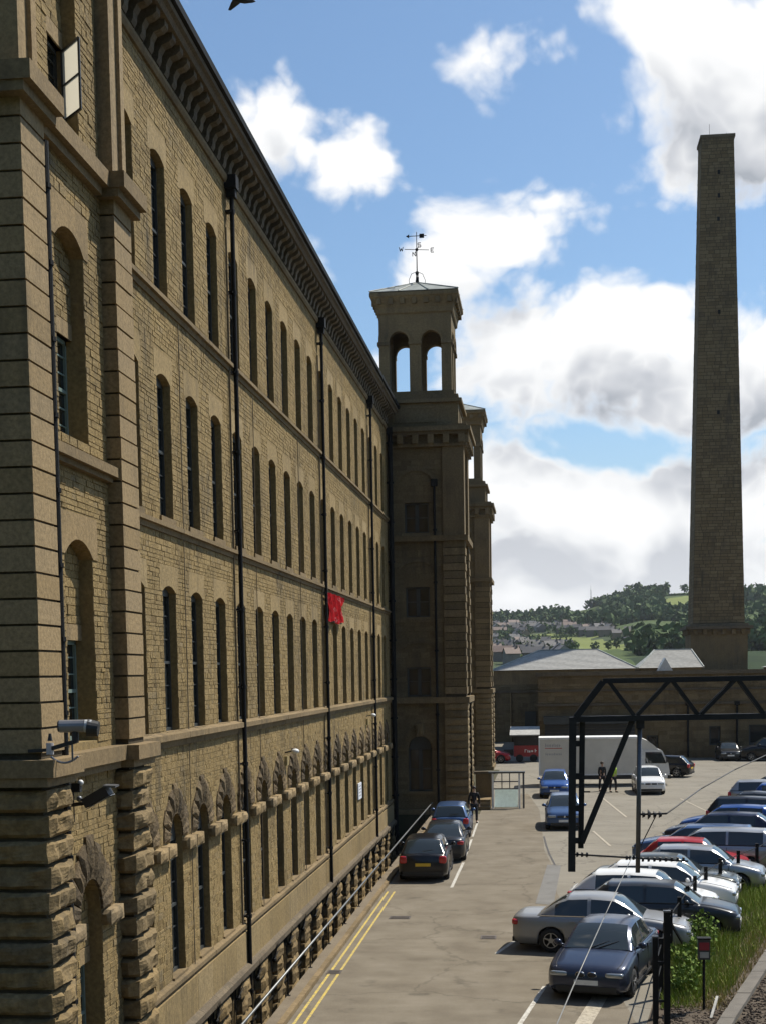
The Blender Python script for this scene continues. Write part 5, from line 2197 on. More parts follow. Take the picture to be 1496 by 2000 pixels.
    if kidney:
        for side in (1, -1):
            k = MB()
            k.ball((side * 0.13, L * 0.4975, zf - 0.095), 0.115, 0.03, 0.07, 16, 8)
            ko = k.build('grille', CHR, T, smooth=True)
            k2 = MB()
            k2.ball((side * 0.13, L * 0.5015, zf - 0.095), 0.098, 0.022, 0.056, 16, 8)
            k2.build('grille_mesh', BLK, ko, smooth=True)
        e = MB()
        e.tube((0, L * 0.466, zf + 0.032), (0, L * 0.468, zf + 0.06), 0.045, n=14)
        e.build('bonnet_badge', PLW, T)
        for side in (1, -1):
            w_ = MB()
            p0 = Vector((side * 0.08 + 0.1, L * (xa + 0.008), zb + 0.02))
            w_.bar(p0, p0 + Vector((side * 0.02 - 0.45, -L * 0.055, 0.14)), 0.02)
            w_.build('wiper', BLK, T)
    else:
        gr = MB()
        gr.box(-W * 0.19, W * 0.19, L * 0.47, L * 0.5 + 0.006, zf - 0.15, zf - 0.06)
        gr.build('grille', BLK, T)
        e = MB()
        e.ball((0, L * 0.5 + 0.006, zf - 0.10), 0.05, 0.015, 0.05, 10, 6)
        e.build('badge', CHR, T, smooth=True)
    for side in (1, -1):
        bl = MB()
        for q0, q1 in zip(np.linspace(xa + 0.01, 0.475, 7)[:-1], np.linspace(xa + 0.01, 0.475, 7)[1:]):
            bl.bar((side * halfw(q0) * 0.80, q0 * L, topz(q0) + 0.0085), (side * halfw(q1) * 0.80, q1 * L, topz(q1) + 0.0085), 0.012, 0.008)
        bl.build('bonnet_gap', BLK, T)
        bt = MB()
        for q0, q1 in zip(np.linspace(xd + 0.015, xa - 0.03, 9)[:-1], np.linspace(xd + 0.015, xa - 0.03, 9)[1:]):
            bt.bar((side * (belt_hw + 0.006), q0 * L, zb + 0.006), (side * (belt_hw + 0.006), q1 * L, zb + 0.006), 0.014, 0.022)
        bt.build('window_trim', CHR if trim is not None else BLK, T)
    if kind != 'saloon':
        wp = MB()
        wp.bar((-0.02, -L * 0.478, zb + 0.09), (0.34, -L * 0.470, zb + 0.15), 0.02)
        wp.build('rear_wiper', BLK, T)
    fp = MB()
    fp.box(-0.26, 0.26, L * 0.5 - 0.005, L * 0.5 + 0.016, 0.38, 0.485)
    fp.build('number_plate', PLW, T)
    rp = MB()
    zr = 0.40 if kind in ('saloon',) else 0.55
    rp.box(-0.26, 0.26, -L * 0.5 - 0.016, -L * 0.5 + 0.005, zr, zr + 0.105)
    rp.build('number_plate', PLY, T)
    rb = MB()
    rb.box(-W * 0.40, W * 0.40, -L * 0.5 - 0.012, -L * 0.46, 0.24, 0.36)
    rb.build('bumper_insert', BLK, T)
    return T


NAVY = car_paint('navy_paint', (0.028, 0.037, 0.068), 0.4)
BLKP = car_paint('black_paint', (0.008, 0.008, 0.010), 0.2)
SILV = car_paint('silver_beige_paint', (0.27, 0.275, 0.28), 0.35, 0.36)
SILB = car_paint('silver_paint', (0.36, 0.37, 0.38), 0.6, 0.3)
WHT = car_paint('white_car_paint', (0.70, 0.70, 0.69), 0.0, 0.25)
BLUE = car_paint('blue_paint', (0.02, 0.075, 0.27), 0.3)
MBLU = car_paint('mid_blue_paint', (0.05, 0.10, 0.22), 0.4)
DGRY = car_paint('dark_grey_paint', (0.03, 0.032, 0.036), 0.4)
GRN = car_paint('grey_green_paint', (0.075, 0.08, 0.07), 0.4)
REDP = car_paint('red_paint', (0.36, 0.015, 0.018), 0.1)
DRED = car_paint('dark_red_paint', (0.10, 0.01, 0.012), 0.3)
DBLU = car_paint('dark_blue_paint', (0.015, 0.02, 0.045), 0.4)

make_car('parked_car', 'black hatchback seen from behind, nearest car at the mill kerb', -4.2, 50.35, -1, 3.95, 1.74, 1.46, 'hatch', BLKP)
make_car('parked_car', 'dark saloon parked just beyond the black hatchback', -3.88, 55.5, -1, 4.4, 1.72, 1.42, 'saloon', DGRY)
make_car('parked_car', 'blue-grey estate farthest along the mill kerb, beside the tower', -4.1, 63.2, -1, 4.4, 1.72, 1.46, 'estate', MBLU)
make_car('parked_car', 'navy saloon facing the camera at the lower right', 1.36, 32.85, 193.5, 4.55, 1.82, 1.42, 'saloon', NAVY, kidney=True)
make_car('parked_car', 'silver-beige saloon parked sideways behind the navy saloon', 1.45, 36.75, 99, 4.45, 1.76, 1.42, 'saloon', SILV, trim=SILV)
make_car('parked_car', 'dark estate parked sideways behind the silver-beige saloon', 3.05, 38.85, 99, 4.2, 1.72, 1.44, 'hatch', DGRY)
make_car('parked_car', 'white hatchback in the fence row with its tail towards the road', 2.75, 40.95, 100, 4.1, 1.72, 1.44, 'hatch', WHT)
make_car('parked_car', 'second white car in the fence row, nose at the grass', 3.5, 42.95, 101, 4.2, 1.70, 1.43, 'hatch', WHT)
make_car('parked_car', 'grey-green saloon between the white cars of the fence row', 3.75, 44.95, 101, 4.4, 1.70, 1.40, 'saloon', GRN)
make_car('parked_car', 'pale silver hatchback just in front of the red car', 5.0, 46.9, 102, 4.0, 1.70, 1.42, 'hatch', SILB)
make_car('parked_car', 'bright red hatchback in the fence row, mostly hidden', 4.95, 48.85, 102, 3.6, 1.64, 1.44, 'hatch', REDP)
make_car('parked_car', 'silver people carrier with its tail towards the fence', 6.0, 51.0, 283, 4.2, 1.74, 1.55, 'mpv', SILB)
make_car('parked_car', 'mid-blue estate with its nose out to the yard', 5.55, 53.2, 283, 4.6, 1.76, 1.44, 'estate', MBLU)
make_car('parked_car', 'dark blue hatchback with its nose out, beyond the mid-blue estate', 6.9, 57.4, 284, 4.4, 1.76, 1.47, 'hatch', DBLU)
make_car('parked_car', 'bright blue hatchback in the middle of the far fence row', 7.7, 60.6, 284, 4.2, 1.74, 1.46, 'hatch', BLUE)
make_car('parked_car', 'black estate in the far fence row, tail to the yard', 9.4, 63.9, 104, 4.6, 1.78, 1.5, 'estate', BLKP)
make_car('parked_car', 'dark grey saloon in the far fence row', 9.9, 67.3, 104, 4.4, 1.76, 1.44, 'saloon', DGRY)
make_car('parked_car', 'blue people carrier at the right edge of the far row', 12.1, 70.6, 104, 4.3, 1.76, 1.56, 'mpv', BLUE)
make_car('parked_car', 'silver estate at the right edge of the far row', 11.5, 73.6, 104, 4.5, 1.76, 1.48, 'estate', SILB)
make_car('parked_car', 'dark saloon second to last in the far fence row', 12.4, 76.8, 104, 4.4, 1.76, 1.46, 'saloon', DGRY)
make_car('parked_car', 'dark red hatchback last in the far fence row', 14.2, 80.6, 104, 4.0, 1.72, 1.46, 'hatch', DRED)
make_car('parked_car', 'bright blue hatchback facing the camera in front of the lorry', 0.55, 82.6, 181, 3.9, 1.70, 1.47, 'hatch', BLUE)
make_car('parked_car', 'blue-grey hatchback facing the camera behind the gantry post', 0.85, 66.3, 180, 4.1, 1.74, 1.48, 'hatch', MBLU)
make_car('parked_car', 'white hatchback facing the camera at the front of the lorry', 5.95, 84.4, 179, 3.9, 1.70, 1.50, 'hatch', WHT)
make_car('parked_car', 'dark car with red tail lamps to the right of the lorry cab', 7.9, 96.8, 290, 3.7, 1.66, 1.42, 'hatch', BLKP)
make_car('parked_car', 'dark car with pale bumper parked against the far shed wall', 14.2, 114.2, 180, 3.9, 1.66, 1.4, 'hatch', DGRY)
make_car('parked_car', 'dark off-road car at the right edge below the shed', 17.0, 112.8, 270, 4.2, 1.78, 1.8, 'estate', BLKP)
make_car('parked_car', 'red car peeping out behind the second bell tower', -4.7, 108.8 + 4.5, 90, 4.0, 1.70, 1.4, 'hatch', REDP)

# ---- lorry
LW = plain('dirty_white_panel', (0.60, 0.57, 0.50), 0.55, var=0.1, vs=1.2)
LY = thing('box_lorry', 'white box lorry standing side-on in the yard', 'lorry', (3.4, 90.5, 0), 0.0)
b = MB()
b.box(-3.75, 2.3, -1.1, 1.1, 0.72, 2.98)
b.build('cargo_box', LW, LY)
for (x0, x1, z0, z1) in ((-3.78, 2.33, 2.9, 3.02), (-3.78, 2.33, 0.66, 0.75), (-3.79, -3.7, 0.75, 2.9), (2.24, 2.34, 0.75, 2.9)):
    b = MB()
    b.box(x0, x1, -1.13, 1.13, z0, z1)
    b.build('edge_rail', M['white'], LY)
# printed lines on the side (illegible in the picture): strokes of flat print
PR = plain('red_print', (0.45, 0.05, 0.04), 0.6)
PG = plain('grey_print', (0.28, 0.28, 0.3), 0.6)
for (u0, u1, z0, z1, mt) in ((-3.4, -2.35, 2.33, 2.37, PR),):
    b = MB()
    b.box(u0, u1, -1.108, -1.1, z0, z1)
    b.build('print', mt, LY)
for (u0, n_, zz, hh) in ((-3.38, 9, 2.43, 0.17), (-3.36, 10, 1.92, 0.12)):
    b = MB()
    for i in range(n_):
        u = u0 + i * 0.105
        b.box(u, u + 0.035, -1.106, -1.1, zz, zz + hh * (1.3 if i in (0, 5) else 1))
        if i % 2 == 0:
            b.box(u + 0.035, u + 0.09, -1.106, -1.1, zz + hh * 0.45, zz + hh * 0.62)
    b.build('print', PG, LY)
cabm = plain('lorry_cab_paint', (0.62, 0.62, 0.6), 0.35, coat=0.5)
c = MB()
prof = [(2.45, 0.45), (4.15, 0.45), (4.22, 0.9), (4.15, 1.35), (3.8, 2.1), (3.6, 2.2), (2.45, 2.2)]
for s in (-1.0, 1.0):
    pts = [(p[0], s, p[1]) for p in prof]
    c.quad(pts if s < 0 else pts[::-1])
for p, q in zip(prof, prof[1:] + prof[:1]):
    c.quad([(p[0], -1, p[1]), (p[0], 1, p[1]), (q[0], 1, q[1]), (q[0], -1, q[1])])
c.build('cab', cabm, LY)
d = MB()
dp = [(2.5, 2.2), (3.55, 2.2), (3.3, 2.45), (2.9, 2.75), (2.5, 2.92)]
for s in (-0.95, 0.95):
    pts = [(p[0], s, p[1]) for p in dp]
    d.quad(pts if s < 0 else pts[::-1])
for p, q in zip(dp, dp[1:] + dp[:1]):
    d.quad([(p[0], -.95, p[1]), (p[0], .95, p[1]), (q[0], .95, q[1]), (q[0], -.95, q[1])])
d.build('wind_deflector', LW, LY)
for s in (-1, 1):
    w = MB()
    pts = [(2.75, s * 1.004, 1.35), (4.02, s * 1.004, 1.35), (3.72, s * 1.004, 2.05), (2.75, s * 1.004, 2.05)]
    w.quad(pts if s < 0 else pts[::-1])
    w.build('side_window', CG, LY)
w = MB()
w.quad([(4.135, -0.9, 1.4), (4.135, 0.9, 1.4), (3.83, 0.85, 2.06), (3.83, -0.85, 2.06)])
w.build('windscreen', CG, LY)
ch = MB()
ch.box(-3.6, 2.45, -0.45, 0.45, 0.45, 0.68)
ch.build('chassis', BLK, LY)
sk = MB()
sk.box(-1.6, 1.9, -1.06, -1.02, 0.40, 0.62)
sk.build('side_guard', BLK, LY)
for (wx) in (-2.3, 3.3):
    for s in (-1, 1):
        t = MB()
        n = 20
        r = 0.42
        prof2 = [(0.25, -0.13), (0.38, -0.13), (0.42, -0.08), (0.42, 0.08), (0.38, 0.13), (0.25, 0.13)]
        t.grid([[(rr * cos(2 * pi * i / n), ww, rr * sin(2 * pi * i / n)) for i in range(n)] for rr, ww in prof2], closed=True)
        t.quad([(0.26 * cos(2 * pi * i / n), s * 0.10, 0.26 * sin(2 * pi * i / n)) for i in range(n)])
        o = t.build('wheel', TY, LY, smooth=True)
        o.location = (wx, s * 0.92, 0.42)
        q = MB()
        q.tube((0, s * 0.10, 0), (0, s * 0.125, 0), 0.24, n=14)
        q.build('rim', RIM, o)
for s in (-1, 1):
    m_ = MB()
    m_.box(4.0, 4.08, s * 1.12 - 0.06, s * 1.12 + 0.06, 1.4, 1.8)
    m_.bar((3.95, s * 1.0, 1.8), (4.04, s * 1.1, 1.8), 0.03)
    m_.build('door_mirror', BLK, LY)
    h_ = MB()
    h_.ball((4.2, s * 0.75, 0.75), 0.05, 0.16, 0.09)
    h_.build('headlight', LMP, LY, smooth=True)
bp_ = MB()
bp_.box(4.1, 4.3, -1.0, 1.0, 0.4, 0.62)
bp_.build('bumper', BLK, LY)

# ---- red catering trailer
KI = thing('catering_trailer', 'red trailer with raised grey awning at the left end of the lorry', 'trailer', (-1.5, 114.8, 0))
b = MB()
b.box(-0.95, 1.0, -0.9, 0.9, 0.42, 1.3)
b.build('body', plain('trailer_red', (0.30, 0.02, 0.025), 0.4), KI)
b = MB()
b.box(-0.95, 1.0, -0.85, 0.9, 1.305, 2.05)
b.build('serving_hatch', BLK, KI)
b = MB()
b.quad([(-1.25, -1.9, 2.2), (1.1, -1.9, 2.2), (1.1, 0.9, 2.75), (-1.25, 0.9, 2.75)])
b.quad([(-1.25, -1.9, 2.12), (1.1, -1.9, 2.12), (1.1, -1.9, 2.2), (-1.25, -1.9, 2.2)])
b.quad([(-1.25, -1.9, 2.12), (-1.25, 0.9, 2.67), (1.1, 0.9, 2.67), (1.1, -1.9, 2.12)])
b.build('awning', M['slate'], KI)
for sx in (-0.92, 0.97):
    p = MB()
    p.tube((sx, -0.9, 1.3), (sx, -1.6, 2.2), 0.03, n=6)
    p.build('strut', BLK, KI)
    p = MB()
    p.tube((sx, 0.8, 2.0), (sx, 0.8, 2.7), 0.03, n=6)
    p.build('strut', BLK, KI)
lt = MB()
for i, (x0, x1, z0, z1) in enumerate(((-0.1, -0.04, 0.75, 1.0), (-0.04, 0.06, 0.94, 1.0), (0.12, 0.18, 0.75, 0.95), (0.22, 0.36, 0.75, 0.9), (0.42, 0.56, 0.78, 0.92), (0.7, 0.76, 0.75, 1.02), (0.76, 0.86, 0.86, 0.92))):
    lt.box(x0, x1, -0.91, -0.9, z0, z1)
lt.build('print', PLW, KI)
dk = MB()
dk.box(-1.75, -1.0, -0.7, 0.5, 0.5, 1.0)
dk.build('side_counter', BLK, KI)
for sx in (-0.5, 0.6):
    w = MB()
    w.tube((sx, -0.95, 0.3), (sx, -0.75, 0.3), 0.3, n=16)
    w.build('wheel', TY, KI)

# ---- pale barrier frame beside the tower
BA = thing('loading_gate', 'white frame with pale green panel standing beside the tower foot', 'gate', (-1.95, 75.0, 0))
gp = plain('pale_green_panel', (0.55, 0.66, 0.60), 0.5)
b = MB()
b.bar((-0.09, -0.02, 0.06), (-0.09, 0.62, 0.95), 1.22, 0.05)
b.build('panel', gp, BA)
for x in (-0.78, 0.60, 0.82):
    p = MB()
    p.box(x - 0.05, x + 0.05, -0.05, 0.05, 0, 1.84)
    p.build('post', M['white'] if x < 0.7 else M['galv'], BA)
for z in (1.0, 1.38):
    p = MB()
    p.box(-0.73, 0.55, -0.02, 0.02, z, z + 0.06)
    p.build('rail', M['galv'], BA)
p = MB()
p.box(-1.0, 0.9, -0.1, 0.5, 1.84, 1.92)
p.build('top_board', M['frame'], BA)
for x in (-0.3, 0.1):
    p = MB()
    p.box(x - 0.025, x + 0.025, -0.018, 0.018, 1.06, 1.84)
    p.build('upright', M['galv'], BA)
# low stone wall end and steps by the tower
WS = thing('tower_steps', 'low stone steps and coping at the foot of the tower corner', 'steps', (-3.2, 74.2, 0))
for i in range(3):
    p = MB()
    p.box(-0.55, 0.35, 0.0 + i * 0.35, 2.2, 0.16 * i, 0.16 * (i + 1) - 0.004)
    p.build('step', M['trim'], WS)
p = MB()
p.box(-0.5, 0.45, 2.3, 2.6, 0.0, 1.7)
p.build('pier', M['trim'], WS)
p = MB()
p.box(-0.58, 0.52, 2.22, 2.68, 1.703, 1.85)
p.build('coping', M['dirty'], WS)

# ------------------------------------------------------------------ people
def skin_body(name, bones, mat, parent, sub=1):
    """bones: dict name -> (pos, radius, parent name)"""
    me = bpy.data.meshes.new(name)
    names = list(bones)
    vs = [bones[k][0] for k in names]
    es = [(names.index(k), names.index(bones[k][2])) for k in names if bones[k][2]]
    me.from_pydata(vs, es, [])
    o = link(name, me, parent)
    me.materials.append(mat)
    md = o.modifiers.new('Skin', 'SKIN')
    for i, k in enumerate(names):
        sv = me.skin_vertices[0].data[i]
        r = bones[k][1]
        sv.radius = r if isinstance(r, tuple) else (r, r)
        sv.use_root = (i == 0)
    md.use_smooth_shade = True
    s2 = o.modifiers.new('Subdivision', 'SUBSURF')
    s2.levels = sub
    s2.render_levels = sub
    return o


def person(label, x, y, rz, jacket, trousers, hairc, skin=(0.45, 0.28, 0.2), stride=0.12):
    P = thing('person', label, 'person', (x, y, 0), rz)
    sk = plain('skin_tone', skin, 0.6, var=0.03)
    body = {
        'hip': ((0, 0, 0.92), 0.115, None), 'waist': ((0, 0, 1.08), 0.105, 'hip'), 'chest': ((0, 0, 1.30), (0.155, 0.11), 'waist'),
        'neck': ((0, -0.01, 1.47), 0.05, 'chest'), 'jaw': ((0, -0.02, 1.55), 0.062, 'neck'), 'head': ((0, -0.015, 1.63), 0.088, 'jaw'), 'crown': ((0, 0, 1.71), 0.06, 'head'),
        'nose': ((0, -0.105, 1.615), 0.014, 'head'),
    }
    for s, nm in ((1, 'l'), (-1, 'r')):
        fy = stride * s
        body['th' + nm] = ((0.09 * s, -fy * 0.3, 0.84), 0.085, 'hip')
        body['kn' + nm] = ((0.10 * s, -fy * 0.8, 0.48), 0.056, 'th' + nm)
        body['an' + nm] = ((0.10 * s, -fy * 0.9 + 0.03, 0.09), 0.038, 'kn' + nm)
        body['to' + nm] = ((0.11 * s, -fy * 0.9 - 0.13, 0.035), 0.035, 'an' + nm)
        body['sh' + nm] = ((0.19 * s, 0.0, 1.38), 0.058, 'chest')
        body['el' + nm] = ((0.25 * s, fy * 0.3 + 0.02, 1.11), 0.042, 'sh' + nm)
        body['wr' + nm] = ((0.26 * s, fy * 0.8 - 0.04, 0.87), 0.028, 'el' + nm)
        body['pa' + nm] = ((0.26 * s, fy * 0.9 - 0.06, 0.80), (0.03, 0.02), 'wr' + nm)
        for k in range(4):
            body['f%d%s' % (k, nm)] = ((0.26 * s + (k - 1.5) * 0.006, fy * 0.9 - 0.085 + (k - 1.5) * 0.018, 0.735 + 0.006 * abs(k - 1.5)), 0.009, 'pa' + nm)
        body['tm' + nm] = ((0.245 * s, fy * 0.9 - 0.105, 0.785), 0.010, 'pa' + nm)
    skin_body('body', body, sk, P)
    jk = {k: (body[k][0], tuple(np.array(body[k][1] if isinstance(body[k][1], tuple) else (body[k][1],) * 2) * 1.0 + 0.022), None if k == 'waist' else body[k][2]) for k in ('waist', 'chest')}
    jk['hem'] = ((0, 0, 0.90), 0.14, 'waist')
    jk['col'] = ((0, -0.005, 1.45), 0.07, 'chest')
    for nm in 'lr':
        for k in ('sh', 'el'):
            jk[k + nm] = (body[k + nm][0], body[k + nm][1] + 0.02, body[k + nm][2])
        w = Vector(body['wr' + nm][0])
        jk['cu' + nm] = (tuple(w + Vector((0, 0, 0.02))), 0.042, 'el' + nm)
    skin_body('jacket', jk, jacket, P)
    tz = {'hip': (body['hip'][0], 0.135, None)}
    for nm in 'lr':
        tz['th' + nm] = (body['th' + nm][0], 0.10, 'hip')
        tz['kn' + nm] = (body['kn' + nm][0], 0.075, 'th' + nm)
        a = Vector(body['an' + nm][0])
        tz['an' + nm] = (tuple(a + Vector((0, 0, 0.01))), 0.062, 'kn' + nm)
    skin_body('trousers', tz, trousers, P)
    for nm in 'lr':
        a, t = Vector(body['an' + nm][0]), Vector(body['to' + nm][0])
        sh_ = {'a': (tuple(a + Vector((0, 0.04, -0.04))), 0.05, None), 'b': (tuple(t), 0.045, 'a'), 'c': (tuple(t + Vector((0, -0.05, -0.005))), 0.03, 'b')}
        skin_body('shoe', sh_, BLK, P)
    h = MB()
    h.ball((0, 0.015, 1.675), 0.105, 0.115, 0.10, 14, 9)
    h.build('hair', plain('hair_tone', hairc, 0.7), P, smooth=True)
    return P


DK = plain('black_cloth', (0.012, 0.012, 0.013), 0.9)
DN = plain('dark_trouser_cloth', (0.02, 0.02, 0.026), 0.9)
HV = plain('hi_vis_yellow', (0.45, 0.62, 0.05), 0.7)
person('person in dark jacket and trousers walking beside the tower foot', -3.36, 67.8, 0.2, DK, DN, (0.03, 0.022, 0.016))
person('person in yellow hi-vis vest and dark trousers beside the lorry', 3.95, 84.6, 0.6, HV, DN, (0.03, 0.025, 0.02), stride=0.16)
person('person in dark clothes walking beside the hi-vis worker', 3.35, 85.4, 0.5, DK, DN, (0.05, 0.035, 0.02), stride=0.15)

# ------------------------------------------------------------------ railway gantry and wires
GY = 20.0
GA = thing('overhead_line_gantry', 'black steel lattice gantry with hanging post crossing the right side', 'gantry', (9.0, GY, 0))
GO = (9.0, GY, 0)
S_ = M['steel']
def gbar(name, a, b, w, h=None, y=0.0, mat=None):
    m = MB()
    m.bar((a[0], GY + y, a[1]), (b[0], GY + y, b[1]), w, h)
    return m.build(name, mat or S_, GA, GO)


for y in (-0.07, 0.07):
    gbar('top_chord', (0.80, 6.96), (9.2, 6.98), 0.07, 0.07, y)
    gbar('bottom_chord', (0.40, 6.44), (9.2, 6.47), 0.07, 0.075, y)
    xs_ = [0.86, 1.24, 1.72, 2.10, 2.60, 2.98, 3.46, 3.84, 4.32, 4.7, 5.2, 5.6, 6.1, 6.5, 7.0, 7.4, 7.9, 8.3, 8.8]
    zs_ = [6.95 if i % 2 == 0 else 6.48 for i in range(len(xs_))]
    gbar('end_strut', (0.80, 6.95), (0.43, 6.47), 0.085, 0.085, y)
    for i in range(len(xs_) - 1):
        gbar('diagonal', (xs_[i] + 0.02, zs_[i]), (xs_[i + 1] - 0.02, zs_[i + 1]), 0.045, 0.05, y)
for x in (0.42, 1.24, 2.12, 3.0, 4.7, 6.5, 8.3):
    m = MB()
    m.bar((x, GY - 0.07, 6.44), (x, GY + 0.07, 6.44), 0.045)
    m.build('cross_tie', S_, GA, GO)
for x in (0.85, 1.72, 2.6, 4.3, 6.1, 7.9):
    m = MB()
    m.bar((x, GY - 0.07, 6.96), (x, GY + 0.07, 6.96), 0.045)
    m.build('cross_tie', S_, GA, GO)
# hanging post of two channels with brace
gbar('hanging_post', (0.385, 6.47), (0.355, 4.33), 0.10, 0.14, -0.06)
gbar('hanging_post', (0.52, 6.44), (0.485, 4.64), 0.075, 0.12, 0.06)
gbar('brace', (1.20, 6.42), (0.50, 4.72), 0.075, 0.075)
for z in (4.75, 5.2, 5.65, 6.1):
    gbar('batten', (0.36, z), (0.52, z), 0.03, 0.08)
for z in (5.43,):
    gbar('bolt', (0.50, z), (0.62, z), 0.02, 0.02)
# galvanised drop tube with insulators
m = MB()
m.tube((1.30, GY, 6.42), (1.265, GY, 4.30), 0.033, n=10)
m.build('drop_tube', M['galv'], GA, GO, smooth=True)
cl = MB()
cl.box(1.25, 1.36, GY - 0.07, GY + 0.07, 6.30, 6.44)
cl.build('tube_clamp', S_, GA, GO)
m = MB()
m.tube((0.40, GY - 0.02, 4.56), (1.95, GY - 0.02, 4.46), 0.014, n=6)
m.build('registration_arm', S_, GA, GO)
for (x0, x1, z) in ((0.42, 0.62, 4.56), (1.10, 1.24, 4.515), (1.32, 1.95, 4.49)):
    i_ = MB()
    n_ = max(3, int((x1 - x0) / 0.07))
    for k in range(n_):
        xx = x0 + (x1 - x0) * k / n_
        i_.tube((xx, GY - 0.02, z - 0.002), (xx + 0.03, GY - 0.02, z - 0.004), 0.036, 0.03, n=8)
    i_.build('insulator', S_, GA, GO)
i_ = MB()
for k in range(4):
    xx = 1.33 + k * 0.075
    i_.tube((xx, GY, 5.11), (xx + 0.04, GY, 5.11), 0.05 if k != 1 else 0.075, 0.03, n=10)
i_.tube((1.27, GY, 5.11), (1.66, GY, 5.12), 0.015, n=6)
i_.build('insulator', S_, GA, GO)
m = MB()
m.tube((1.52, GY, 5.10), (1.28, GY, 4.62), 0.008, n=5)
m.build('steady_wire', S_, GA, GO)
# mast that carries it, outside the picture
gbar('mast', (9.15, 0.0), (9.15, 7.2), 0.28, 0.3)

WR = plain('copper_wire', (0.22, 0.215, 0.20), 0.5, 0.3)
WD = plain('dark_wire', (0.05, 0.048, 0.045), 0.6)
def wire(label, pts, r, mat):
    m = MB()
    m.path(pts, r, 6)
    o = m.build('overhead_wire', mat, None, smooth=True)
    tag(o, label, 'wire', 'overhead line wires')


wire('pale contact wire sagging from the hanging tube down past the navy saloon', [(1.20, GY, 4.55), (0.62, 15.6, 4.42), (0.25, 12.8, 4.32), (-0.27, 8.6, 4.20), (-1.3, 0.0, 4.1)], 0.006, WR)
wire('dark feeder wire rising from the insulator to the upper right', [(1.66, GY, 5.12), (2.55, 24.0, 5.13), (3.6, 28.0, 5.16), (5.0, 32.5, 5.23), (7.4, 39.0, 5.42), (12.0, 50.0, 5.9)], 0.011, WD)

# ------------------------------------------------------------------ lineside: fence, grass, kerb, ballast
FP = [(20.0, 0.55), (28.4, 2.1), (34.5, 2.9), (41.6, 4.35), (45.0, 5.5), (49.0, 7.3), (52.6, 8.5), (57.0, 10.0), (63.0, 12.2), (75.0, 16.0), (90.0, 21.0)]
KP = [(10.0, -0.5), (20.0, 1.2), (28.85, 3.42), (37.7, 5.85), (48.0, 9.3), (60.0, 13.6), (80.0, 21.0)]
fx = lambda y: float(np.interp(y, [p[0] for p in FP], [p[1] for p in FP]))
kx = lambda y: float(np.interp(y, [p[0] for p in KP], [p[1] for p in KP]))
verge = MB()
ysv = np.arange(12, 82, 2.0)
verge.grid([[(fx(y) - 0.15, y, 0.004), ((fx(y) + kx(y)) / 2, y, 0.03), (kx(y) - 0.02, y, 0.02)] for y in ysv])
vo = verge.build('verge', DIRT)
vo['kind'] = 'structure'
bal = MB()
bal.grid([[(kx(y) + 0.3, y, -0.006), (kx(y) + 14, y, -0.006)] for y in np.arange(10, 82, 2.0)])
bo = bal.build('track_bed', DIRT)
bo['kind'] = 'structure'
cop = thing('platform_kerb', 'concrete edging kerb between the grass verge and the ballast', 'kerb', (3.4, 28.85, 0))
CO = tuple(cop.location)
CON = plain('grey_concrete', (0.125, 0.11, 0.09), 0.85, var=0.25, vs=2.5, bump=0.3)
y = 14.0
while y < 70:
    e = y + 1.15
    m = MB()
    a0, a1, b0, b1 = (kx(y), y + .008), (kx(y) + .30, y + .008), (kx(e), e - .008), (kx(e) + .30, e - .008)
    zt = 0.10 + random.uniform(-0.01, 0.01)
    m.quad([(*a0, zt), (*a1, zt), (*b1, zt), (*b0, zt)])
    m.quad([(*a0, -0.1), (*a0, zt), (*b0, zt), (*b0, -0.1)])
    m.quad([(*a1, -0.1), (*b1, -0.1), (*b1, zt), (*a1, zt)])
    m.quad([(*a0, -0.1), (*a1, -0.1), (*a1, zt), (*a0, zt)])
    m.quad([(*b0, -0.1), (*b0, zt), (*b1, zt), (*b1, -0.1)])
    m.build('kerbstone', CON, cop, CO)
    y = e

# ballast stones and rubble
def chips(n, pick, size, name, label, mat, cat):
    V, F, R_ = [], [], []
    for i in range(n):
        x, y, z = pick()
        s = size * random.uniform(0.5, 1.5)
        a = random.uniform(0, pi)
        b = len(V)
        for (cx_, cy_, cz_) in ((-1, -1, 0), (1, -.8, 0), (.9, 1, 0), (-1, .8, 0), (-.6, -.5, .9), (.7, -.5, 1.1), (.5, .6, .8), (-.5, .5, 1.0)):
            u = cx_ * cos(a) - cy_ * sin(a)
            v = cx_ * sin(a) + cy_ * cos(a)
            V.append((x + u * s * random.uniform(.7, 1.1), y + v * s * random.uniform(.7, 1.1), z + cz_ * s * random.uniform(.6, 1.0) - 0.01))
        rr = random.random()
        for q in ((4, 5, 6, 7), (0, 1, 5, 4), (1, 2, 6, 5), (2, 3, 7, 6), (3, 0, 4, 7)):
            F.append(tuple(b + k for k in q))
            R_.append(rr)
    mb = MB()
    mb.v, mb.f, mb.r = V, F, R_
    o = mb.build(name, mat)
    tag(o, label, cat, kind='stuff')


BST = stone('ballast_stone', [(0, (0.055, 0.042, 0.032)), (0.5, (0.10, 0.075, 0.055)), (1, (0.15, 0.12, 0.09))], soot_amt=0.5, bs=20.0)
def pk_ballast():
    y = random.uniform(26, 44)
    return kx(y) + 0.33 + random.uniform(0, 1) ** 1.2 * 2.2, y, 0.0
def pk_rubble():
    y = random.uniform(25.5, 31.5)
    return random.uniform(fx(y) + 0.05, kx(y) - 0.03), y, 0.02
chips(5200, pk_ballast, 0.035, 'ballast', 'brown railway ballast beyond the concrete kerb', BST, 'ballast')
chips(900, pk_rubble, 0.04, 'rubble', 'loose stones and litter on bare ground at the fence foot', BST, 'rubble')

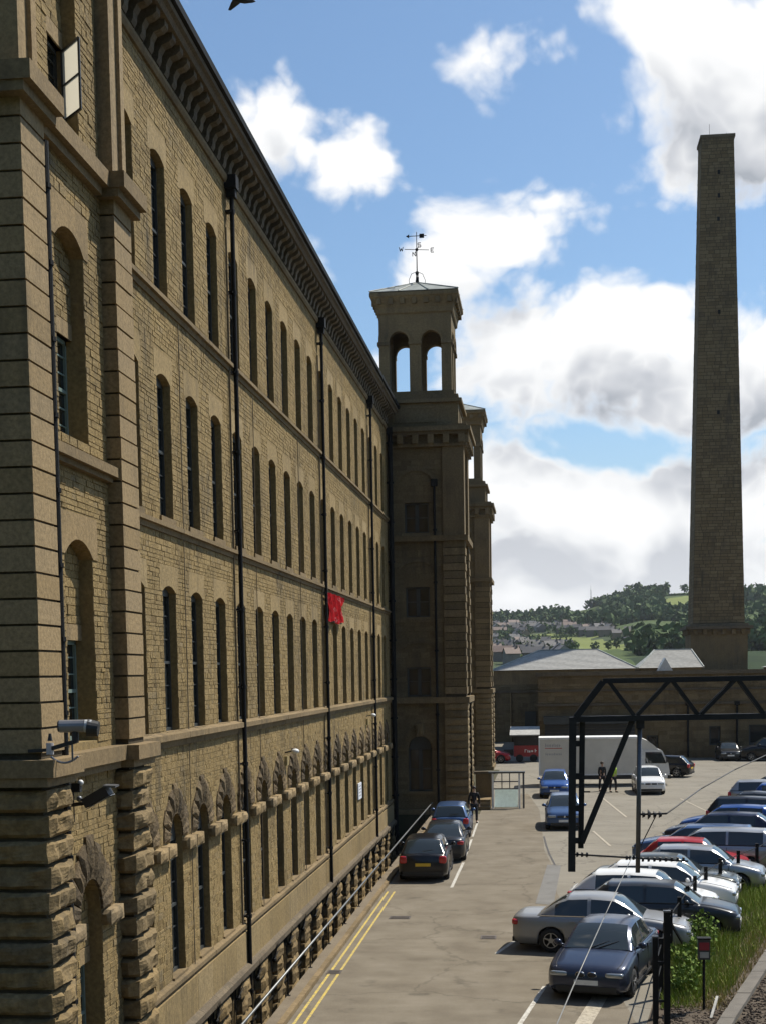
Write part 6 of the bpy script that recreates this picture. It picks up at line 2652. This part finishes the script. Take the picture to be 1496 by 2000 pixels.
# grass and weeds on the verge
M['grass'] = foliage('verge_grass', [(0, (0.11, 0.165, 0.022)), (0.45, (0.185, 0.25, 0.036)), (0.75, (0.25, 0.31, 0.055)), (0.9, (0.32, 0.29, 0.10)), (1, (0.20, 0.24, 0.05))])
M['weed'] = foliage('weed_leaves', [(0, (0.09, 0.14, 0.03)), (0.6, (0.15, 0.22, 0.045)), (1, (0.21, 0.26, 0.07))])
M['straw'] = foliage('dry_grass', [(0, (0.38, 0.28, 0.11)), (0.6, (0.45, 0.35, 0.16)), (1, (0.26, 0.25, 0.08))])
def blades(n, pick, hmin, hmax, w, tone):
    Q = np.zeros((n, 4, 3))
    for i in range(n):
        x, y, k = pick()
        h = random.uniform(hmin, hmax) * k
        a = random.uniform(0, 2 * pi)
        lx, ly = random.gauss(0, 0.28) * h, random.gauss(0, 0.28) * h
        dx, dy = w * cos(a), w * sin(a)
        Q[i] = ((x - dx, y - dy, 0.0), (x + dx, y + dy, 0.0), (x + lx + dx * .25, y + ly + dy * .25, h), (x + lx - dx * .25, y + ly - dy * .25, h))
    return Q, np.clip(rng.normal(tone, 0.2, n), 0, 0.99)
def pk_grass():
    while True:
        y = random.uniform(30.0, 66)
        t = random.random() ** 1.25
        dens = 0.5 + 0.5 * noise.noise(Vector((t * 3, y * 0.45, 0)))
        if random.random() < dens + 0.25:
            edge = min(1.0, (y - 29.5) / 2.5)
            x = lerp(fx(y) + 0.05, kx(y) - 0.22, t)
            return x, y, edge * (1.0 - 0.55 * t) * (0.6 + 0.7 * dens)
q, r = blades(36000, pk_grass, 0.18, 0.50, 0.012, 0.42)
tag(link('verge_grass', quads_mesh('verge_grass', q, r, M['grass'])), 'long green grass growing along the railway fence', 'grass', kind='stuff')
def pk_straw():
    y = random.uniform(29.8, 46)
    return kx(y) - random.uniform(0.03, 0.75), y, 1.0
q, r = blades(2400, pk_straw, 0.05, 0.20, 0.012, 0.5)
tag(link('dry_grass', quads_mesh('dry_grass', q, r, M['straw'])), 'dry straw-coloured grass along the concrete kerb', 'grass', kind='stuff')
for (wx, wy, rx, rz, nl, lab) in ((2.95, 31.5, 0.42, 0.42, 500, 'leafy weed clump just beyond the black fence posts'), (3.35, 33.6, 0.5, 0.5, 600, 'bushy weed clump behind the red-topped lineside post'), (3.75, 36.4, 0.6, 0.55, 700, 'largest leafy weed clump at the fence beside the white car'), (4.4, 39.6, 0.5, 0.45, 500, 'leafy weed clump in the middle of the verge'), (5.0, 42.4, 0.5, 0.4, 450, 'far leafy weed clump on the verge near the paired fence posts')):
    t = thing('weed_clump', lab, 'weeds', (wx, wy, 0.0))
    q, r = leaf_cloud((0, 0, rz * 0.8), rx, rz, nl, 0.035, 0.4)
    link('foliage', quads_mesh('foliage', q, r, M['weed']), t)
    sm_ = MB()
    for k in range(9):
        a = k * 0.7
        sm_.tube((0.1 * cos(a), 0.1 * sin(a), 0), (rx * 0.7 * cos(a), rx * 0.7 * sin(a), rz * 1.3), 0.008, 0.004, n=4)
    sm_.build('stems', M['bark'], t)

FE = thing('boundary_fence', 'black iron post-and-rail fence along the right of the car park', 'fence', (4.0, 41.6, 0))
FO = tuple(FE.location)
posts = []
y = 29.2
while y < 78:
    posts.append(y)
    y += 1.9
for y in posts:
    m = MB()
    m.box(fx(y) - 0.05, fx(y) + 0.05, y - 0.05, y + 0.05, -0.02, 1.32)
    m.build('post', M['iron'], FE, FO)
for z in (0.25, 0.72, 1.18):
    m = MB()
    m.path([(fx(y), y, z) for y in posts], 0.016, 5)
    m.build('rail', M['iron'], FE, FO)
for y in posts[3:8:2]:
    m = MB()
    m.bar((fx(y), y, 1.0), (fx(y) + 0.55, y + 0.9, 0.0), 0.05)
    m.build('stay', M['iron'], FE, FO)
EP = thing('gate_post', 'tall pair of black steel posts in front of the grass at the bottom', 'post', (2.02, 25.6, 0))
for (x, w, h, y) in ((-0.10, 0.09, 2.35, 0.0), (0.11, 0.11, 2.80, 0.05)):
    m = MB()
    m.box(x - w / 2, x + w / 2, y - w / 2, y + w / 2, 0.0, h)
    m.build('post', M['iron'], EP)
    c_ = MB()
    c_.box(x - w / 2 - 0.01, x + w / 2 + 0.01, y - w / 2 - 0.01, y + w / 2 + 0.01, h + 0.001, h + 0.03)
    c_.build('cap', M['galv'], EP)
for z in (0.5, 1.2, 1.9):
    m = MB()
    m.bar((-0.10, 0.0, z), (0.11, 0.04, z), 0.04)
    m.build('hinge', M['iron'], EP)
SG = thing('lineside_post', 'small lineside box with red front on a thin black pole in the grass', 'post', (3.24, 29.95, 0))
m = MB()
m.tube((0, 0, 0), (0, 0, 1.1), 0.028, n=8)
m.build('pole', M['iron'], SG)
m = MB()
m.box(-0.12, 0.12, -0.09, 0.09, 1.1, 1.52)
m.build('box', plain('dark_grey_box', (0.05, 0.05, 0.052), 0.5), SG)
m = MB()
m.box(-0.10, 0.10, -0.10, -0.091, 1.30, 1.46)
m.build('red_face', plain('faded_red', (0.28, 0.02, 0.03), 0.5), SG)
m = MB()
m.box(-0.09, 0.09, -0.098, -0.091, 1.14, 1.26)
m.build('label_plate', M['slate'], SG)
m = MB()
m.box(-0.14, 0.14, -0.11, 0.11, 1.521, 1.55)
m.build('lid', M['iron'], SG)
st_ = MB()
st_.bar((3.3, 29.2, 0.03), (3.52, 30.0, 0.30), 0.05, 0.03)
tag(st_.build('broken_stake', M['slate']), 'pale broken stake leaning beside the lineside post', 'stake')

# ------------------------------------------------------------------ things fixed to the mill
# security camera on its bracket
CC = thing('security_camera', 'grey security camera on a wall bracket at the mill corner', 'camera', (-7.2, 20.55, 5.95))
cc = Vector(CC.location)
GM = plain('grey_camera_metal', (0.22, 0.22, 0.23), 0.35, 0.4)
m = MB()
m.tube((-0.10, 0.06, 0.05), (-0.10, 0.06, 0.22), 0.055, n=10)
m.build('junction_box', plain('pale_box', (0.45, 0.43, 0.44), 0.4), CC)
m = MB()
m.tube((-0.1, 0.08, 0.25), (-0.1, 0.08, 0.36), 0.04, 0.02, n=8)
m.build('cable_gland', BLK, CC)
m = MB()
m.bar((-0.06, 0.05, 0.14), (0.32, -0.02, 0.24), 0.06)
m.build('arm', BLK, CC)
m = MB()
m.bar((-0.45, 0.12, 0.1), (-0.05, 0.06, 0.12), 0.05)
m.build('wall_bracket', BLK, CC)
m = MB()
m.tube((0.32, -0.02, 0.22), (0.32, -0.02, 0.40), 0.05, n=10)
m.build('pan_head', BLK, CC)
m = MB()
m.tube((0.10, -0.05, 0.47), (0.46, 0.0, 0.47), 0.095, n=14)
m.build('housing', GM, CC, smooth=False)
m = MB()
m.tube((0.46, 0.0, 0.47), (0.56, 0.02, 0.46), 0.095, 0.10, n=14)
m.build('hood', plain('pale_hood', (0.5, 0.5, 0.5), 0.35), CC)
m = MB()
m.tube((0.50, 0.02, 0.44), (0.66, 0.04, 0.42), 0.13, 0.11, n=16)
m.build('infrared_lamp', BLK, CC)
m = MB()
m.tube((0.08, -0.052, 0.47), (0.10, -0.05, 0.47), 0.085, n=14)
m.build('rear_cap', BLK, CC)
m = MB()
pts = [Vector((-0.08, 0.05, 0.02)) + Vector((0.42 * t, -0.02, -0.32 * t * (1 - t) * 1.2)) for t in np.linspace(0, 1, 9)]
m.path([tuple(p) for p in pts], 0.018, 6)
m.build('cable', GM, CC)
m = MB()
m.tube((0.27, -0.02, -0.05), (0.27, -0.02, 0.25), 0.015, n=6)
m.build('conduit', M['galv'], CC)

FLD = thing('floodlight', 'black floodlight tilted downward below the bay ledge', 'floodlight', (-7.45, 22.3, 5.1))
m = MB()
m.bar((-0.2, 0.0, -0.02), (0.18, -0.03, 0.03), 0.06)
m.build('arm', BLK, FLD)
m = MB()
m.bar((0.12, 0.0, 0.02), (0.5, 0.02, 0.23), 0.34, 0.16)
m.build('housing', BLK, FLD)
m = MB()
m.bar((0.16, 0.0, -0.07), (0.56, 0.02, 0.15), 0.30, 0.012)
m.build('lens', glass('lamp_lens', (0.2, 0.2, 0.2)), FLD)
m = MB()
m.bar((0.44, 0.0, 0.30), (0.64, 0.02, 0.29), 0.32, 0.03)
m.build('visor', M['galv'], FLD)
m = MB()
m.ball((0.02, -0.02, 0.09), 0.05, 0.05, 0.05)
m.build('gland', M['galv'], FLD, smooth=True)
SN = thing('sensor_lamp', 'small dark sensor with white dome under the bay ledge', 'sensor', (-7.55, 22.55, 5.4))
m = MB()
m.box(-0.15, 0.06, -0.06, 0.06, -0.12, 0.02)
m.build('base', BLK, SN)
m = MB()
m.ball((0.06, 0.0, 0.03), 0.05, 0.05, 0.05)
m.build('dome', PLW, SN, smooth=True)
m = MB()
m.tube((-0.1, 0.1, -0.1), (-0.1, 0.1, -0.62), 0.012, n=5)
m.build('cable', BLK, SN)

# red banner: cloth on a frame, ripples, pale faded print
rm_, rn, rbs = base_mat('red_banner_cloth')
geo = rn.new('ShaderNodeNewGeometry')
bl_ = rn.noise(rn.mapping(geo.outputs['Position'], scale=(1, 0.8, 1.6)), 2.6, 3.0, 0.55)
rn.l.new(rn.ramp(bl_, [(0.35, (0.20, 0.003, 0.006)), (0.5, (0.40, 0.008, 0.012)), (0.60, (0.32, 0.005, 0.008)), (0.64, (0.46, 0.12, 0.12)), (0.70, (0.38, 0.01, 0.014))]), rbs.inputs['Base Color'])
rbs.inputs['Roughness'].default_value = 0.9
rbs.inputs['Specular IOR Level'].default_value = 0.05
BN = thing('red_banner', 'red cloth banner fixed to the facade above the second-floor windows', 'banner', (FX, 52.0, 9.05))
bn = MB()
rows = []
for j in range(9):
    z = 9.02 + (10.02 - 9.02) * j / 8
    row = []
    for i in range(25):
        yy = 50.25 + (54.0 - 50.25) * i / 24 + ((0.28 * sin(j * 1.1)) * max(0, (i - 18) / 6))
        row.append((FX + 0.18 + 0.055 * sin(i * 0.9 + j * 0.6), yy, z - 0.05 * sin(i * 0.5) * (j == 0)))
    rows.append(row)
bn.grid(rows)
bn.build('cloth', rm_, BN, tuple(BN.location), smooth=True)
m = MB()
m.bar((FX + 0.12, 50.2, 10.0), (FX + 0.12, 54.05, 10.0), 0.04)
m.bar((FX + 0.12, 50.2, 9.05), (FX + 0.12, 54.05, 9.05), 0.04)
for yy in (50.3, 52.1, 53.9):
    m.bar((FX, yy, 10.0), (FX + 0.12, yy, 10.0), 0.03)
m.build('frame', BLK, BN, tuple(BN.location))
PN = thing('notice_board', 'small white notice on the mill wall between ground-floor windows', 'notice', (FX, 59.0, 1.95))
m = MB()
m.box(FX + 0.03, FX + 0.07, 58.5, 59.55, 1.95, 2.62)
m.build('board', plain('white_notice', (0.75, 0.78, 0.82), 0.4), PN, tuple(PN.location))
m = MB()
for i in range(4):
    m.box(FX + 0.071, FX + 0.073, 58.62, 59.4, 2.08 + i * 0.13, 2.11 + i * 0.13)
m.build('print', PG, PN, tuple(PN.location))
for (yy, z, lab) in ((42.2, 4.72, 'small white lamp above a middle ground-floor arch'), (62.0, 5.2, 'small pale lamp high on the wall near the tower')):
    LP = thing('wall_lamp', lab, 'wall lamp', (FX, yy, z))
    m = MB()
    m.bar((0, 0, 0.1), (0.28, 0, 0.16), 0.04)
    m.build('bracket', BLK, LP)
    m = MB()
    m.ball((0.32, 0, 0.14), 0.12, 0.12, 0.08)
    m.build('shade', PLW, LP, smooth=True)
    m = MB()
    m.box(0, 0.09, -0.12, 0.12, -0.28, 0.0)
    m.build('control_box', plain('buff_box', (0.35, 0.27, 0.12), 0.5), LP)

# bird crossing the top of the picture
BD = thing('bird', 'dark bird in flight at the top edge of the sky', 'bird', (-3.62, 18.0, 15.40), 0.5)
bdm = plain('dark_feathers', (0.03, 0.03, 0.032), 0.8)
m = MB()
rows = []
for (u, r) in ((-0.16, 0.004), (-0.10, 0.022), (-0.03, 0.036), (0.05, 0.035), (0.10, 0.022), (0.135, 0.024), (0.16, 0.016), (0.185, 0.003)):
    rows.append([(u, r * cos(2 * pi * i / 10), r * sin(2 * pi * i / 10) + 0.01 * (u > 0.1)) for i in range(10)])
m.grid(rows, closed=True)
m.build('body', bdm, BD, smooth=True)
for s in (-1, 1):
    w = MB()
    top = [(0.06, s * 0.03, 0.02), (0.07, s * 0.12, 0.07), (0.03, s * 0.22, 0.05), (-0.05, s * 0.30, 0.0)]
    bot = [(-0.05, s * 0.03, 0.015), (-0.06, s * 0.12, 0.06), (-0.07, s * 0.20, 0.04), (-0.08, s * 0.29, -0.005)]
    w.grid([top, bot])
    w.grid([[(p[0], p[1], p[2] - 0.008) for p in bot], [(p[0], p[1], p[2] - 0.008) for p in top]])
    w.grid([top, [(p[0] + .004, p[1], p[2] - 0.008) for p in top]])
    w.build('wing', bdm, BD, smooth=True)
t = MB()
t.quad([(-0.13, -0.012, 0), (-0.13, 0.012, 0), (-0.23, 0.045, -0.01), (-0.23, -0.045, -0.01)])
t.quad([(-0.13, -0.012, -0.006), (-0.23, -0.045, -0.016), (-0.23, 0.045, -0.016), (-0.13, 0.012, -0.006)])
t.build('tail', bdm, BD)
hz = MB()
hz.box(-3100, 3100, -400, 2700, -4, 170)
hm = bpy.data.materials.new('haze')
hm.use_nodes = True
hn = hm.node_tree
hn.nodes.clear()
ho = hn.nodes.new('ShaderNodeOutputMaterial')
hv = hn.nodes.new('ShaderNodeVolumePrincipled')
hv.inputs['Color'].default_value = (0.86, 0.92, 1.0, 1)
hv.inputs['Density'].default_value = 0.00006
hv.inputs['Anisotropy'].default_value = 0.2
hn.links.new(hv.outputs[0], ho.inputs['Volume'])
hob = hz.build('haze', hm)
hob['kind'] = 'stuff'
hob['label'] = 'thin pale air between the camera and the hills'
